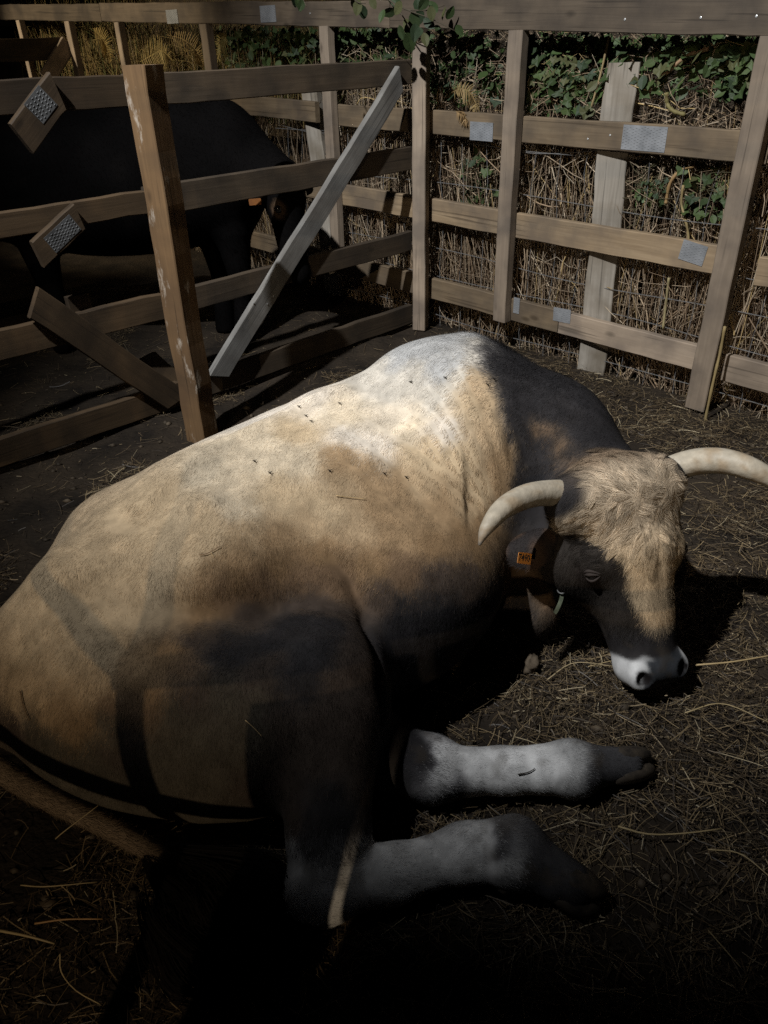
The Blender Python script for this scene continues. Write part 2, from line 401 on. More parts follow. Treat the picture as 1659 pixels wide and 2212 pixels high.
# ------------------------------------------------------------------ the coat's colour pattern, with some light and shade painted in
FAWN = np.array((0.40, 0.305, 0.195)); CREAM = np.array((0.46, 0.38, 0.275)); PINKC = np.array((0.50, 0.44, 0.37)); WITHERS_DIM = np.array((0.27, 0.265, 0.258)); PALE = np.array((0.37, 0.335, 0.285)); TAN = np.array((0.255, 0.172, 0.098))
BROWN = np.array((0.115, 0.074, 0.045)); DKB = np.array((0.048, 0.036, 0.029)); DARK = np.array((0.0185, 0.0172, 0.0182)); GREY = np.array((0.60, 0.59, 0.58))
OLIVE = np.array((0.052, 0.044, 0.033)); SLATE = np.array((0.05, 0.048, 0.05)); FT = np.array((0.31, 0.225, 0.138)); TB = np.array((0.175, 0.112, 0.060)); PALEG = GREY * 0.45
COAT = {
 'WHITE': (WITHERS_DIM, [(980, 735), (930, 760), (1020, 725), (900, 745), (960, 790), (1000, 770), (880, 765)]),  # withers painted greyer to offset the strong key lamp there
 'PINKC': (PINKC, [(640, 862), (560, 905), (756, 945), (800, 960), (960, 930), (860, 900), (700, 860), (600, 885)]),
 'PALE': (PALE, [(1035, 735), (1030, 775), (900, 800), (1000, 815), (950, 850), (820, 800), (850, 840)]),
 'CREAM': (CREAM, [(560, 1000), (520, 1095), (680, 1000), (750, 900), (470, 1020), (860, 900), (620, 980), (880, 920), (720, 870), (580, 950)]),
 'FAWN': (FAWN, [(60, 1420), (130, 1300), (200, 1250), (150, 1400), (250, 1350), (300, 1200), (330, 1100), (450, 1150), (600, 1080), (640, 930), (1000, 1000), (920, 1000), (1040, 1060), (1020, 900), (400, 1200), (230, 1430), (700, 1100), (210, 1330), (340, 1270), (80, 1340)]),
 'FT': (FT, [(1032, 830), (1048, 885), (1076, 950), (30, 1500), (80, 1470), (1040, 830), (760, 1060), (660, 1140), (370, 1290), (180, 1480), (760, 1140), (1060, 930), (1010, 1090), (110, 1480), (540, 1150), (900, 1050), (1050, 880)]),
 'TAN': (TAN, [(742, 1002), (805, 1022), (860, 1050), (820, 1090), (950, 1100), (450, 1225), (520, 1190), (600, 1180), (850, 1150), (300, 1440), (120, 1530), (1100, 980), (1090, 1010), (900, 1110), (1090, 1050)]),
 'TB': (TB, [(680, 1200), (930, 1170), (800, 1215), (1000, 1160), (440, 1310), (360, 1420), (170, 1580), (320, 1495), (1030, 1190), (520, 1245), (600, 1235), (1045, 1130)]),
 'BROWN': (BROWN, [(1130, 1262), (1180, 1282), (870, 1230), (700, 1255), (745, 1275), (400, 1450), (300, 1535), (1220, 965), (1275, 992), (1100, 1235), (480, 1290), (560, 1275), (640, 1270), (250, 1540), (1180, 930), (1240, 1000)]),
 'DKB': (DKB, [(620, 1560), (700, 1560), (620, 1650), (700, 1650), (780, 1690), (950, 1240), (1020, 1250), (820, 1285), (560, 1320), (770, 1400), (560, 1450), (740, 1480), (800, 1500), (780, 1600), (260, 1625), (640, 1780), (540, 1700), (30, 1575), (430, 1380), (660, 1310), (730, 1320), (420, 1490), (790, 1450)]),  # dark brown; lower haunch points lightened to stand in for bounced light
 'DARK': (DARK, [(1078, 745), (1085, 800), (1105, 850), (1125, 905), (1145, 965), (1168, 1012), (1095, 725), (1330, 960), (1260, 950), (1310, 930), (1240, 985), (1180, 960), (1300, 985), (1350, 985), (880, 1320), (960, 1320), (850, 1400), (950, 1420), (640, 1345), (720, 1360), (490, 1400), (580, 1390), (680, 1420), (640, 1480), (720, 1740), (785, 1760), (1100, 760), (1120, 800), (1180, 820), (1250, 850), (1300, 890), (1340, 920), (1365, 960), (1150, 870), (1200, 900), (1150, 950), (1180, 995), (1120, 890), (1190, 1040), (1150, 1090), (1195, 1120), (1205, 1180), (1160, 780), (1290, 940), (1250, 930), (1060, 1290), (1000, 1350), (880, 1500), (860, 1600), (900, 1640), (1145, 1030), (1200, 1210)]),  # charcoal coat; points under the left horn also paint its shadow
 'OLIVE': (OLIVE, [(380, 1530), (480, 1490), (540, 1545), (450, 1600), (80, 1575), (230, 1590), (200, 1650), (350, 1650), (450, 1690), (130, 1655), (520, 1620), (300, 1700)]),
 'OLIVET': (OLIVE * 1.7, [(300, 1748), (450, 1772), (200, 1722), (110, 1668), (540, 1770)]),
 'PALEG': (PALEG, [(640, 1855), (765, 1845), (700, 1880)]),
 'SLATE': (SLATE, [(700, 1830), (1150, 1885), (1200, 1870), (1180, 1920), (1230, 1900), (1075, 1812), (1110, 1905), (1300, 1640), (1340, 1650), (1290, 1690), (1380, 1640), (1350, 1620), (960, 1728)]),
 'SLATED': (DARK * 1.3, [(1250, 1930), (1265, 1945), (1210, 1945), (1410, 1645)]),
 'GREY': (GREY, [(650, 1925), (700, 1935), (690, 1985), (740, 1950), (840, 1880), (950, 1860), (900, 1900), (1000, 1880), (1060, 1860), (1030, 1800), (880, 1840), (950, 1670), (1080, 1670), (1180, 1665), (1000, 1640), (1150, 1640), (1050, 1700), (940, 1630), (780, 1900), (820, 1840)]),
 'GREYD': (GREY * 0.5, [(1235, 1650), (1240, 1620), (1100, 1850), (1230, 1690)]),
}
CP = []; CC_ = []
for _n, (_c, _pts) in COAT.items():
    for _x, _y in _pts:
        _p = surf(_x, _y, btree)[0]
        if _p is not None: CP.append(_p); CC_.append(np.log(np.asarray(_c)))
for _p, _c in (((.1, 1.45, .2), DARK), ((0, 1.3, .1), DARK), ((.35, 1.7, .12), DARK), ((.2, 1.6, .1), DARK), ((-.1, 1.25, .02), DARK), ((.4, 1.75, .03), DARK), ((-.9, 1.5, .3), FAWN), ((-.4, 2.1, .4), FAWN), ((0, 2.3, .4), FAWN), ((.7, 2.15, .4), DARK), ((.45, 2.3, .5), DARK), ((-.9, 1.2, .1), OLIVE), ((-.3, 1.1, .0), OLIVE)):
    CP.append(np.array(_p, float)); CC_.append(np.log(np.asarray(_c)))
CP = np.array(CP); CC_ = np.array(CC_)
def coat_colour(P, jit=0.0, g=None):
    """the coat's own colour at points of the skin"""
    hu, hv, hw = hloc(P)
    W = np.stack([vnoise(P, 9.0, 5 + k) * 0.022 + vnoise(P, 26.0, 8 + k) * 0.015 + vnoise(P, 75.0, 30 + k) * 0.008 for k in range(3)], 1)
    Q = P + W
    if jit: Q = Q + 0.05 * jit * g.normal(size=P.shape) * (1, 1, 1.6) + 0.010 * vnoise(P * (1, 1, 0.3), 120.0, 15)[:, None]
    C = np.empty((len(P), 3))
    for i in range(0, len(P), 40000):
        q = Q[i:i + 40000]
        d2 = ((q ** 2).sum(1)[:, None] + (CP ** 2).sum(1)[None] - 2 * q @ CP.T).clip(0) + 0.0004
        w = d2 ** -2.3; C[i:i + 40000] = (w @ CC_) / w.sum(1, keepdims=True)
    C = np.exp(C)
    gh = np.minimum(ellip(P, hp(0, 0.14, -0.03), (0.20, 0.22, 0.15), HAX), cone(P, hp(0, 0.2, -0.08), hp(0, 0.54, -0.03), 0.20, 0.11))
    hm = 1 - smooth01(gh, -0.005, 0.02)
    n1 = vnoise(P, 30.0, 8)
    if jit: n1 = n1 + 3 * jit * g.normal(size=len(P))
    H = np.tile(np.array((0.40, 0.30, 0.19)), (len(P), 1))
    def lay(H, w, c): return H * (1 - w[:, None]) + np.asarray(c) * w[:, None]
    H = lay(H, (1 - smooth01(hv + 0.01 * n1, 0.06, 0.20)) * 0.8, (0.42, 0.34, 0.25))
    H = lay(H, (1 - smooth01(hv, -0.07, 0.0)) * 0.8, BROWN)
    H = lay(H, np.exp(-(hu / 0.05) ** 2 - ((hv - 0.30) / 0.10) ** 2) * 0.35, TAN)
    edge = np.where(hu < 0, np.interp(hv, [0.06, 0.12, 0.18, 0.30, 0.36, 0.42], [0.15, 0.125, 0.070, 0.056, 0.035, 0.0]), np.interp(hv, [0.1, 0.3, 0.36, 0.42], [0.14, 0.105, 0.06, 0.0]))
    sd = smooth01(np.abs(hu) + 0.005 * n1 - edge, -0.008, 0.008) * smooth01(hv, 0.07, 0.12)
    sd = np.maximum(sd, smooth01(-0.055 - hw, 0, 0.02) * smooth01(hv, -0.12, -0.06))
    H = lay(H, sd * 0.97, DARK * 0.6)
    H = lay(H, smooth01(hv + 0.02 * n1, 0.345, 0.405) * 0.96, (0.028, 0.025, 0.025))
    ring = smooth01(hv + 0.008 * n1 + 0.10 * np.clip(np.abs(hu) - 0.03, 0, 1), 0.448, 0.462) * smooth01(np.abs(hu) + 0.3 * np.clip(hv - 0.44, 0, 1), 0.02, 0.035)
    H = lay(H, ring, (0.50, 0.49, 0.48))
    pad = smooth01(hv + 0.10 * hu, 0.448, 0.460) * (1 - smooth01(np.abs(hu - 0.010) - 0.35 * np.clip(hv - 0.48, 0, 1), 0.048, 0.062)) + smooth01(hv, 0.525, 0.54)
    H = lay(H, np.clip(pad, 0, 1), (0.04, 0.042, 0.046))
    for s in (-1, 1):
        d = np.linalg.norm(P - hp(s * 0.060, 0.503, 0.056), axis=1); H = lay(H, 1 - smooth01(d, 0.018, 0.026), (0.012, 0.010, 0.010))
        d = np.linalg.norm(P - hp(s * 0.128, 0.215, -0.005), axis=1); H = lay(H, 0.6 * (1 - smooth01(d, 0.03, 0.05)), (0.02, 0.015, 0.013))
    C = lay(C, hm * 0, FAWN) * (1 - hm[:, None]) + H * hm[:, None]
    C *= (1 + 0.10 * vnoise(P, 40.0, 9) + 0.10 * vnoise(P, 12.0, 10))[:, None]
    C *= np.exp(0.20 * vnoise(P * (1, 1, 0.22) + 0.004 * vnoise(P, 40.0, 44)[:, None], 90.0, 45) + 0.16 * vnoise(P * (1, 1, 0.3), 38.0, 46))[:, None]
    dirt = smooth01(vnoise(P, 22.0, 12) + 0.5 * vnoise(P, 60.0, 13), 0.25, 0.7) * (1 - smooth01(P[:, 2], 0.05, 0.30)) * 0.45
    C = lay(C, dirt, (0.06, 0.045, 0.03))
    return np.clip(C, 0.006, 0.8), hm
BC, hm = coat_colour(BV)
n1 = vnoise(BV, 30.0, 8)
hu, hv, hw = hloc(BV)
# ------------------------------------------------------------------ materials
def mat_new(name):
    m = bpy.data.materials.new(name); m.use_nodes = True
    nt = m.node_tree; return m, nt, nt.nodes['Principled BSDF']
def node(nt, typ, **kw):
    n = nt.nodes.new(typ)
    for k, v in kw.items(): setattr(n, k, v)
    return n
def mat_attr(name, rough=0.6, spec=0.25, noise=0.0, bump=0.0, nscale=80.0):
    m, nt, b = mat_new(name)
    a = node(nt, 'ShaderNodeVertexColor', layer_name='Col')
    out = a.outputs[0]
    if noise or bump:
        tc = node(nt, 'ShaderNodeTexCoord'); nz = node(nt, 'ShaderNodeTexNoise')
        nz.inputs['Scale'].default_value = nscale; nz.inputs['Detail'].default_value = 5
        nt.links.new(tc.outputs['Object'], nz.inputs['Vector'])
    if noise:
        mr = node(nt, 'ShaderNodeMapRange'); mr.inputs[3].default_value = 1 - noise; mr.inputs[4].default_value = 1 + noise
        nt.links.new(nz.outputs[0], mr.inputs[0])
        mx = node(nt, 'ShaderNodeMix', data_type='RGBA', blend_type='MULTIPLY'); mx.inputs[0].default_value = 1
        nt.links.new(out, mx.inputs[6]); nt.links.new(mr.outputs[0], mx.inputs[7]); out = mx.outputs[2]
    if bump:
        bp = node(nt, 'ShaderNodeBump'); bp.inputs['Strength'].default_value = bump; bp.inputs['Distance'].default_value = 0.004
        nt.links.new(nz.outputs[0], bp.inputs['Height']); nt.links.new(bp.outputs[0], b.inputs['Normal'])
    nt.links.new(out, b.inputs['Base Color'])
    b.inputs['Roughness'].default_value = rough; b.inputs['Specular IOR Level'].default_value = spec
    return m
def mat_noise(name, c1, c2, scale=8.0, rough=0.8, spec=0.2, bump=0.3, stretch=(1, 1, 1), c3=None, metal=0.0, dist=0.004):
    m, nt, b = mat_new(name)
    tc = node(nt, 'ShaderNodeTexCoord'); mp = node(nt, 'ShaderNodeMapping'); mp.inputs['Scale'].default_value = stretch
    nz = node(nt, 'ShaderNodeTexNoise'); nz.inputs['Scale'].default_value = scale; nz.inputs['Detail'].default_value = 8; nz.inputs['Roughness'].default_value = 0.62
    cr = node(nt, 'ShaderNodeValToRGB')
    cr.color_ramp.elements[0].position = 0.32; cr.color_ramp.elements[0].color = (*c1, 1)
    cr.color_ramp.elements[1].position = 0.68; cr.color_ramp.elements[1].color = (*c2, 1)
    if c3: e = cr.color_ramp.elements.new(0.5); e.color = (*c3, 1)
    nt.links.new(tc.outputs['Object'], mp.inputs[0]); nt.links.new(mp.outputs[0], nz.inputs['Vector'])
    nt.links.new(nz.outputs[0], cr.inputs[0]); nt.links.new(cr.outputs[0], b.inputs['Base Color'])
    if bump:
        bp = node(nt, 'ShaderNodeBump'); bp.inputs['Strength'].default_value = bump; bp.inputs['Distance'].default_value = dist
        nt.links.new(nz.outputs[0], bp.inputs['Height']); nt.links.new(bp.outputs[0], b.inputs['Normal'])
    b.inputs['Roughness'].default_value = rough; b.inputs['Specular IOR Level'].default_value = spec; b.inputs['Metallic'].default_value = metal
    return m
M_SKIN = mat_attr('short_coat', 0.75, 0.06, 0.12, 0.10, 160.0)
M_FUR = mat_attr('hair', 0.7, 0.07)
M_BLACK = mat_attr('black_coat', 0.9, 0.03)
M_HORN = mat_attr('horn_keratin', 0.55, 0.25, 0.30, 0.5, 60.0)
M_HOOF = mat_noise('hoof_horn', (0.02, 0.017, 0.015), (0.07, 0.055, 0.04), 30, 0.6, 0.3, 0.4)
M_EYE = mat_new('eye_dark')[0]; _b = M_EYE.node_tree.nodes['Principled BSDF']
_b.inputs['Base Color'].default_value = (0.01, 0.008, 0.007, 1); _b.inputs['Roughness'].default_value = 0.12
M_TAG = mat_noise('tag_plastic', (0.50, 0.19, 0.025), (0.58, 0.23, 0.03), 20, 0.45, 0.4, 0.05)
M_INK = mat_noise('tag_ink', (0.012, 0.010, 0.010), (0.025, 0.02, 0.02), 30, 0.6, 0.3, 0)
M_STRAP = mat_noise('strap_webbing', (0.035, 0.042, 0.026), (0.09, 0.10, 0.065), 60, 0.8, 0.2, 0.4)

# ------------------------------------------------------------------ fur
def fur_mesh(name, V, F, N, C, flow, n, length, width, lift, weight, mat, parent, jitter=0.35, seed=1, segs=1, curl=0.0, vis=-0.25, colour_at=None):
    g = np.random.default_rng(seed)
    T = np.vstack([F[:, [0, 1, 2]], F[:, [0, 2, 3]]]) if F.shape[1] == 4 else F
    a, b, c = V[T[:, 0]], V[T[:, 1]], V[T[:, 2]]
    ar = 0.5 * np.linalg.norm(np.cross(b - a, c - a), axis=1)
    cen = (a + b + c) / 3; nrm = N[T].mean(1)
    view = norm(CAM - cen); fac = (nrm * view).sum(1)
    dist = np.linalg.norm(CAM - cen, axis=1)
    wt = ar * weight[T].mean(1) * (fac > vis) * (1.6 / dist) ** 0.7
    t = g.choice(len(T), n, p=wt / wt.sum())
    r1, r2 = g.random(n), g.random(n); sw = r1 + r2 > 1; r1[sw] = 1 - r1[sw]; r2[sw] = 1 - r2[sw]
    w3 = np.stack([1 - r1 - r2, r1, r2], 1)[:, :, None]
    root = (V[T[t]] * w3).sum(1); nn = norm((N[T[t]] * w3).sum(1)); col = (C[T[t]] * w3).sum(1)
    if colour_at is not None: col = colour_at(root, g)
    fl = (flow[T[t]] * w3).sum(1)
    cl = np.stack([vnoise(root, 28.0, seed * 3 + k) for k in range(3)], 1)
    fl = fl + 0.45 * cl + jitter * g.normal(size=(n, 3))
    fl = norm(fl - nn * (fl * nn).sum(1, keepdims=True))
    L = (length[T[t]].mean(1) if np.ndim(length) else length) * g.uniform(0.6, 1.25, n)
    side = norm(np.cross(fl, nn))
    cf = np.clip(1 + 0.14 * g.normal(size=n) + 0.14 * vnoise(root, 55.0, seed + 5), 0.45, 1.6)[:, None]
    lf = np.asarray(lift)[T[t]].mean(1) if np.ndim(lift) else np.full(n, lift)
    if segs == 1:
        tip = root + fl * (L * np.cos(lf))[:, None] + nn * (L * np.sin(lf))[:, None]
        hw = side * (width * 0.5)
        base = root - nn * 0.001
        P = np.stack([base - hw, base + hw, tip], 1).reshape(-1, 3)
        Fc = np.arange(3 * n).reshape(-1, 3)
        CC = (np.repeat(col * cf, 3, 0).reshape(-1, 3, 3) * np.array((0.82, 0.82, 1.3))[None, :, None]).reshape(-1, 3)
    else:
        k = segs + 1
        K = max(12, n // 60); cs = g.choice(n, K, replace=False)
        cid = np.concatenate([np.argmin(((root[i:i + 2000, None] - root[None, cs]) ** 2).sum(2), 1) for i in range(0, n, 2000)])
        cfl = norm(fl[cs] + 0.35 * g.normal(size=(K, 3))); fl = norm(0.35 * fl + 0.65 * cfl[cid]); fl = norm(fl - nn * (fl * nn).sum(1, keepdims=True)); side = norm(np.cross(fl, nn))
        cph = g.uniform(0, 6.3, K); ph = cph[cid] + g.normal(size=n) * 0.35; ccf = np.clip(1 + 0.22 * g.normal(size=K), .6, 1.5)[cid]; cf = cf * ccf[:, None]
        pts = np.empty((n, k, 3)); p = root - nn * 0.002; d = norm(fl * np.cos(lf)[:, None] + nn * np.sin(lf)[:, None])
        for i in range(k):
            pts[:, i] = p
            ang = curl * np.sin(ph + 1.6 * i)
            d2 = norm(d + side * ang[:, None] - nn * (0.20 * i / k) + np.array([0, 0, -0.10]) * i / k)
            p = p + d2 * (L / segs)[:, None]; d = d2
        pts = pts + ((pts[cs] - root[cs][:, None])[cid] + (root[cs] * 0.55 + 0)[cid][:, None] + root[:, None] * 0.45 - pts) * (0.68 * (np.arange(k) / segs) ** 1.3)[None, :, None]
        wv = (width * 0.5) * (1 - np.linspace(0, 0.85, k))
        lr = np.stack([pts - side[:, None] * wv[None, :, None], pts + side[:, None] * wv[None, :, None]], 2)
        P = lr.reshape(-1, 3)
        i0 = (np.arange(n)[:, None] * k + np.arange(segs)[None]) * 2
        Fc = np.stack([i0, i0 + 1, i0 + 3, i0 + 2], -1).reshape(-1, 4)
        CC = np.repeat(col * cf, 2 * k, 0)
    me = new_mesh(name, P, Fc, mat)
    set_col(me, np.clip(CC, 0.0015, 0.9))
    hn = norm(nn + 0.35 * g.normal(size=(n, 3)) * 0.5)
    hn = np.repeat(hn, len(P) // n, 0).astype(np.float32)
    at = me.attributes.new('custom_normal', 'FLOAT_VECTOR', 'POINT')
    at.data.foreach_set('vector', hn.ravel())
    o = link(name, me, parent); tag(o, kind='stuff')
    return o

# ------------------------------------------------------------------ the bull
bull = thing('bull', 'large fawn bull with charcoal neck lying curled in the pen, head turned to the right', 'bull', (-0.1, 1.6, 0))
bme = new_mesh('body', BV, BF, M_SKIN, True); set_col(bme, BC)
link('body', bme, bull)
def seg_flow(P, pts, rad):
    """mask and direction near a chain of points"""
    best = np.full(len(P), 9.0); D = np.zeros((len(P), 3)); pts = np.asarray(pts, float)
    for a, b in zip(pts[:-1], pts[1:]):
        d = cone(P, a, b, 0, 0); m = d < best
        best[m] = d[m]; D[m] = norm(b - a)
    return 1 - smooth01(best, rad * 0.8, rad * 1.2), D
sp = np.argmin(((BV[:, None, :] - SPINE[None]) ** 2).sum(2), 1)
ST = norm(np.gradient(SPINE, axis=0))
flow = -ST[sp] * 0.8
flow[:, 2] -= 0.9 * (1 - smooth01(BV[:, 2], 0.55, 0.8))
hau = smooth01(-BV[:, 0], -0.05, 0.15) * (1 - smooth01(BV[:, 1], 1.25, 1.45))
flow = flow * (1 - hau[:, None]) + np.array([-0.25, -0.15, -1.0]) * hau[:, None]
for pts, rad in (([(-0.13, 1.12, 0.24), (-0.14, 0.90, 0.07)], 0.12), ([(-0.10, 0.90, 0.07), (0.15, 0.962, 0.075), (0.25, 0.962, 0.08), (0.36, 0.91, 0.04)], 0.09), ([(0.02, 1.17, 0.08), (0.26, 1.18, 0.06), (0.55, 1.19, 0.05)], 0.09)):
    m, D = seg_flow(BV, pts, rad)
    flow = flow * (1 - m[:, None]) + (D + np.array([0, 0, -0.35])) * m[:, None]
hflow = HL[None] * 1.0 + HX[None] * (hu * 5)[:, None]
fl2 = HX[None] * (hu - 0.01)[:, None] * 8 + HL[None] * ((hv - 0.09) * 8)[:, None] + HL[None] * 0.35
fm = (1 - smooth01(hv, 0.18, 0.30))[:, None]
hflow = hflow * (1 - fm) + fl2 * fm
flow = flow * (1 - hm[:, None]) + hflow * hm[:, None]
pad_m = hm * smooth01(hv, 0.445, 0.462)
crest = np.exp(-((BV - np.array([0.40, 2.15, 0.72])) ** 2).sum(1) / 0.03)
leng = 0.018 + 0.014 * crest + 0.004 * hm - 0.004 * (BV[:, 1] < 1.22) * (BV[:, 2] < 0.16)
leng = leng * (1 - 0.8 * hm * smooth01(hv, 0.37, 0.43))
wgt = np.ones(len(BV)) * (1 - 0.97 * pad_m); wgt *= np.where(BV[:, 2] < 0.002, 0, 1)
wgt *= 1 + 1.0 * hm
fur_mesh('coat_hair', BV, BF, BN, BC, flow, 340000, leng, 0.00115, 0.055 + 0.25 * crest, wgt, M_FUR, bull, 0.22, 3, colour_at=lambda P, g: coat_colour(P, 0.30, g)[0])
# long curly hair of the forehead and poll
fw_ = hm * (1 - smooth01(np.abs(hu + 0.018), 0.165, 0.195)) * smooth01(hv, -0.12, -0.08) * (1 - smooth01(hv + 0.03 * n1, 0.16, 0.36)) * smooth01(hw, -0.11, -0.05)
fl3 = flow + 1.2 * np.stack([vnoise(BV, 14.0, 40 + k) for k in range(3)], 1)
fur_mesh('forehead_hair', BV, BF, BN, BC * 1.05, fl3, 20000, 0.013 + 0.026 * (1 - smooth01(hv, 0.08, 0.30)), 0.0013, 0.27, fw_ + 1e-9, M_FUR, bull, 0.16, 5, 5, 0.30, -0.6, colour_at=lambda P, g: coat_colour(P, 0.1, g)[0] * 1.05)

def horn(pts, rad, name='horn'):
    S = spline(np.column_stack([pts, rad]), 34); mb = MB(); mb.tube(S[:, :3], S[:, 3], 16)
    k = np.repeat(np.arange(34), 16) / 33.0
    me = new_mesh(name, mb.v, mb.f, M_HORN, True)
    V = np.array(mb.v)
    ringn = vnoise(np.column_stack([k * 40, k * 0, k * 0]), 1.0, 61)
    c = np.array((0.31, 0.27, 0.21))[None] * (1 + 0.14 * ringn[:, None] + 0.12 * vnoise(V, 40.0, 62)[:, None])
    tipm = smooth01(k + 0.05 * vnoise(V, 30, 63), 0.80, 0.98)[:, None]
    c = c * (1 - tipm) + np.array((0.16, 0.14, 0.12)) * tipm
    bm = (1 - smooth01(k, 0.0, 0.22))[:, None]; c = c * (1 - 0.4 * bm) + np.array((0.25, 0.24, 0.22)) * 0.4 * bm
    st = smooth01(vnoise(V * (1, 1, 1), 55.0, 64), 0.1, 0.5)[:, None] * 0.6
    c = c * (1 - st) + np.array((0.24, 0.17, 0.10)) * st
    set_col(me, np.clip(c, 0.02, 0.8)); return link(name, me, bull)
horn([hp(-0.10, 0.05, -0.09), at_z(1235, 1068, .495), at_z(1155, 1068, .535), at_z(1092, 1095, .54), at_z(1052, 1140, .52), at_z(1035, 1178, .49)], [0.036, 0.035, 0.0315, 0.027, 0.017, 0.003])
horn([hp(0.09, 0.04, -0.08), at_z(1465, 1008, .515), at_z(1545, 995, .56), at_z(1620, 1012, .565), at_z(1690, 1052, .53), at_z(1725, 1100, .49)], [0.036, 0.036, 0.0335, 0.029, 0.018, 0.003])

def ear(base, tip, wide, nrm_, cup, name='ear'):
    base, tip = np.asarray(base, float), np.asarray(tip, float); A = tip - base; Ln = np.linalg.norm(A); A = A / Ln
    nrm_ = norm(nrm_ - A * np.dot(A, nrm_)); W = np.cross(nrm_, A)
    nu, nv = 17, 11; front = []; back = []
    for i in range(nu):
        s = i / (nu - 1); half = wide * (0.42 + 1.15 * s) * (1 - s) ** 0.55 * 0.95 if s < 1 else 0.0
        half = max(half, 0.002)
        for j in range(nv):
            q = 2 * j / (nv - 1) - 1
            p = base + A * Ln * s + W * half * q + nrm_ * (-cup * half * q * q - 0.02 * s * s)
            front.append(p); back.append(p - nrm_ * (0.007 * (1 - q * q) + 0.0015))
    V = np.array(front + back); n = nu * nv; F = []
    for i in range(nu - 1):
        for j in range(nv - 1):
            a = i * nv + j
            F.append((a, a + 1, a + nv + 1, a + nv)); F.append((n + a, n + a + nv, n + a + nv + 1, n + a + 1))
    for i in range(nu - 1):
        for j in (0, nv - 1):
            a = i * nv + j; F.append((a, a + nv, n + a + nv, n + a) if j == 0 else (a, n + a, n + a + nv, a + nv))
    F = np.array(F); C = np.tile(np.array((0.020, 0.017, 0.0165)), (len(V), 1))  # dark ear hair, deepened in place of the horn's shadow
    br = smooth01(vnoise(V, 22.0, 71), 0.0, 0.6)[:, None] * 0.55; C = C * (1 - br) + np.array((0.085, 0.05, 0.03)) * br
    me = new_mesh(name, V, F, M_SKIN, True); set_col(me, C); o = link(name, me, bull)
    return o, V, F, C, A
eb = hp(-0.135, 0.105, -0.07); et = CAM + ray(1086, 1185) * ((eb - CAM) @ FWD + 0.02)
e1, EV, EF, EC, EA = ear(eb, et, 0.095, norm(norm(CAM - eb) + np.array([-0.1, 0.1, 0.9])), 0.55)
EN = vnormals(EV, EF)
fur_mesh('ear_hair', EV, EF, EN, EC, np.tile(EA, (len(EV), 1)), 4500, 0.018, 0.0011, 0.25, np.ones(len(EV)), M_FUR, e1, 0.25, 8, vis=-1.1)
er = hp(0.135, 0.105, -0.08); ear(er, er + HX * 0.12 - HN * 0.08 + HL * 0.09, 0.055, HN, 0.6)
# ear tag with its number
tc_ = CAM + ray(1133, 1206) * ((eb - CAM) @ FWD - 0.045)
tnrm = norm(norm(CAM - tc_) + np.array([-0.35, 0, 0.15]))
tx = norm(np.cross(np.array([0, 0, 1.0]), tnrm)); ty = np.cross(tnrm, tx)
ca, sa = cos(radians(10)), sin(radians(10)); tx, ty = tx * ca + ty * sa, ty * ca - tx * sa
def plate(c, x, y, nn, hx, hy, hz, rnd, name, mat, parent):
    vs = []; m = 0
    for q, (sx, sy) in enumerate(((1, 1), (-1, 1), (-1, -1), (1, -1))):
        for a in range(5):
            an = pi / 2 * (q + a / 4)
            vs.append((sx * (hx - rnd) + rnd * cos(an), sy * (hy - rnd) + rnd * sin(an)))
    k = len(vs); V = [c + x * u + y * v + nn * hz for u, v in vs] + [c + x * u + y * v - nn * hz for u, v in vs]
    F = [tuple(range(k)), tuple(range(2 * k - 1, k - 1, -1))] + [(i, k + i, k + (i + 1) % k, (i + 1) % k) for i in range(k)]
    return obj(name, V, F, mat, parent)
tagp = plate(tc_, tx, ty, tnrm, 0.0175, 0.0145, 0.001, 0.003, 'ear_tag', M_TAG, bull)
tag(tagp, label='orange plastic ear tag printed 7490')
def text_mesh(txt, size):
    cu = bpy.data.curves.new('digits', 'FONT'); cu.body = txt; cu.size = size; cu.align_x = 'CENTER'; cu.align_y = 'CENTER'; cu.resolution_u = 3; cu.offset = 0.0004
    o = bpy.data.objects.new('digits', cu); COL.objects.link(o)
    dg = bpy.context.evaluated_depsgraph_get(); dg.update()
    me = bpy.data.meshes.new_from_object(o.evaluated_get(dg)); bpy.data.objects.remove(o); return me
tme = text_mesh('7490', 0.021)
co = np.empty(len(tme.vertices) * 3, np.float32); tme.vertices.foreach_get('co', co); co = co.reshape(-1, 3)
co2 = tc_ + np.outer(co[:, 0] * 0.72, tx) + np.outer(co[:, 1] * 1.15, ty) + tnrm * 0.0016
tme.vertices.foreach_set('co', co2.astype(np.float32).ravel()); tme.materials.clear(); tme.materials.append(M_INK); tme.name = 'tag_number'
link('tag_number', tme, tagp)

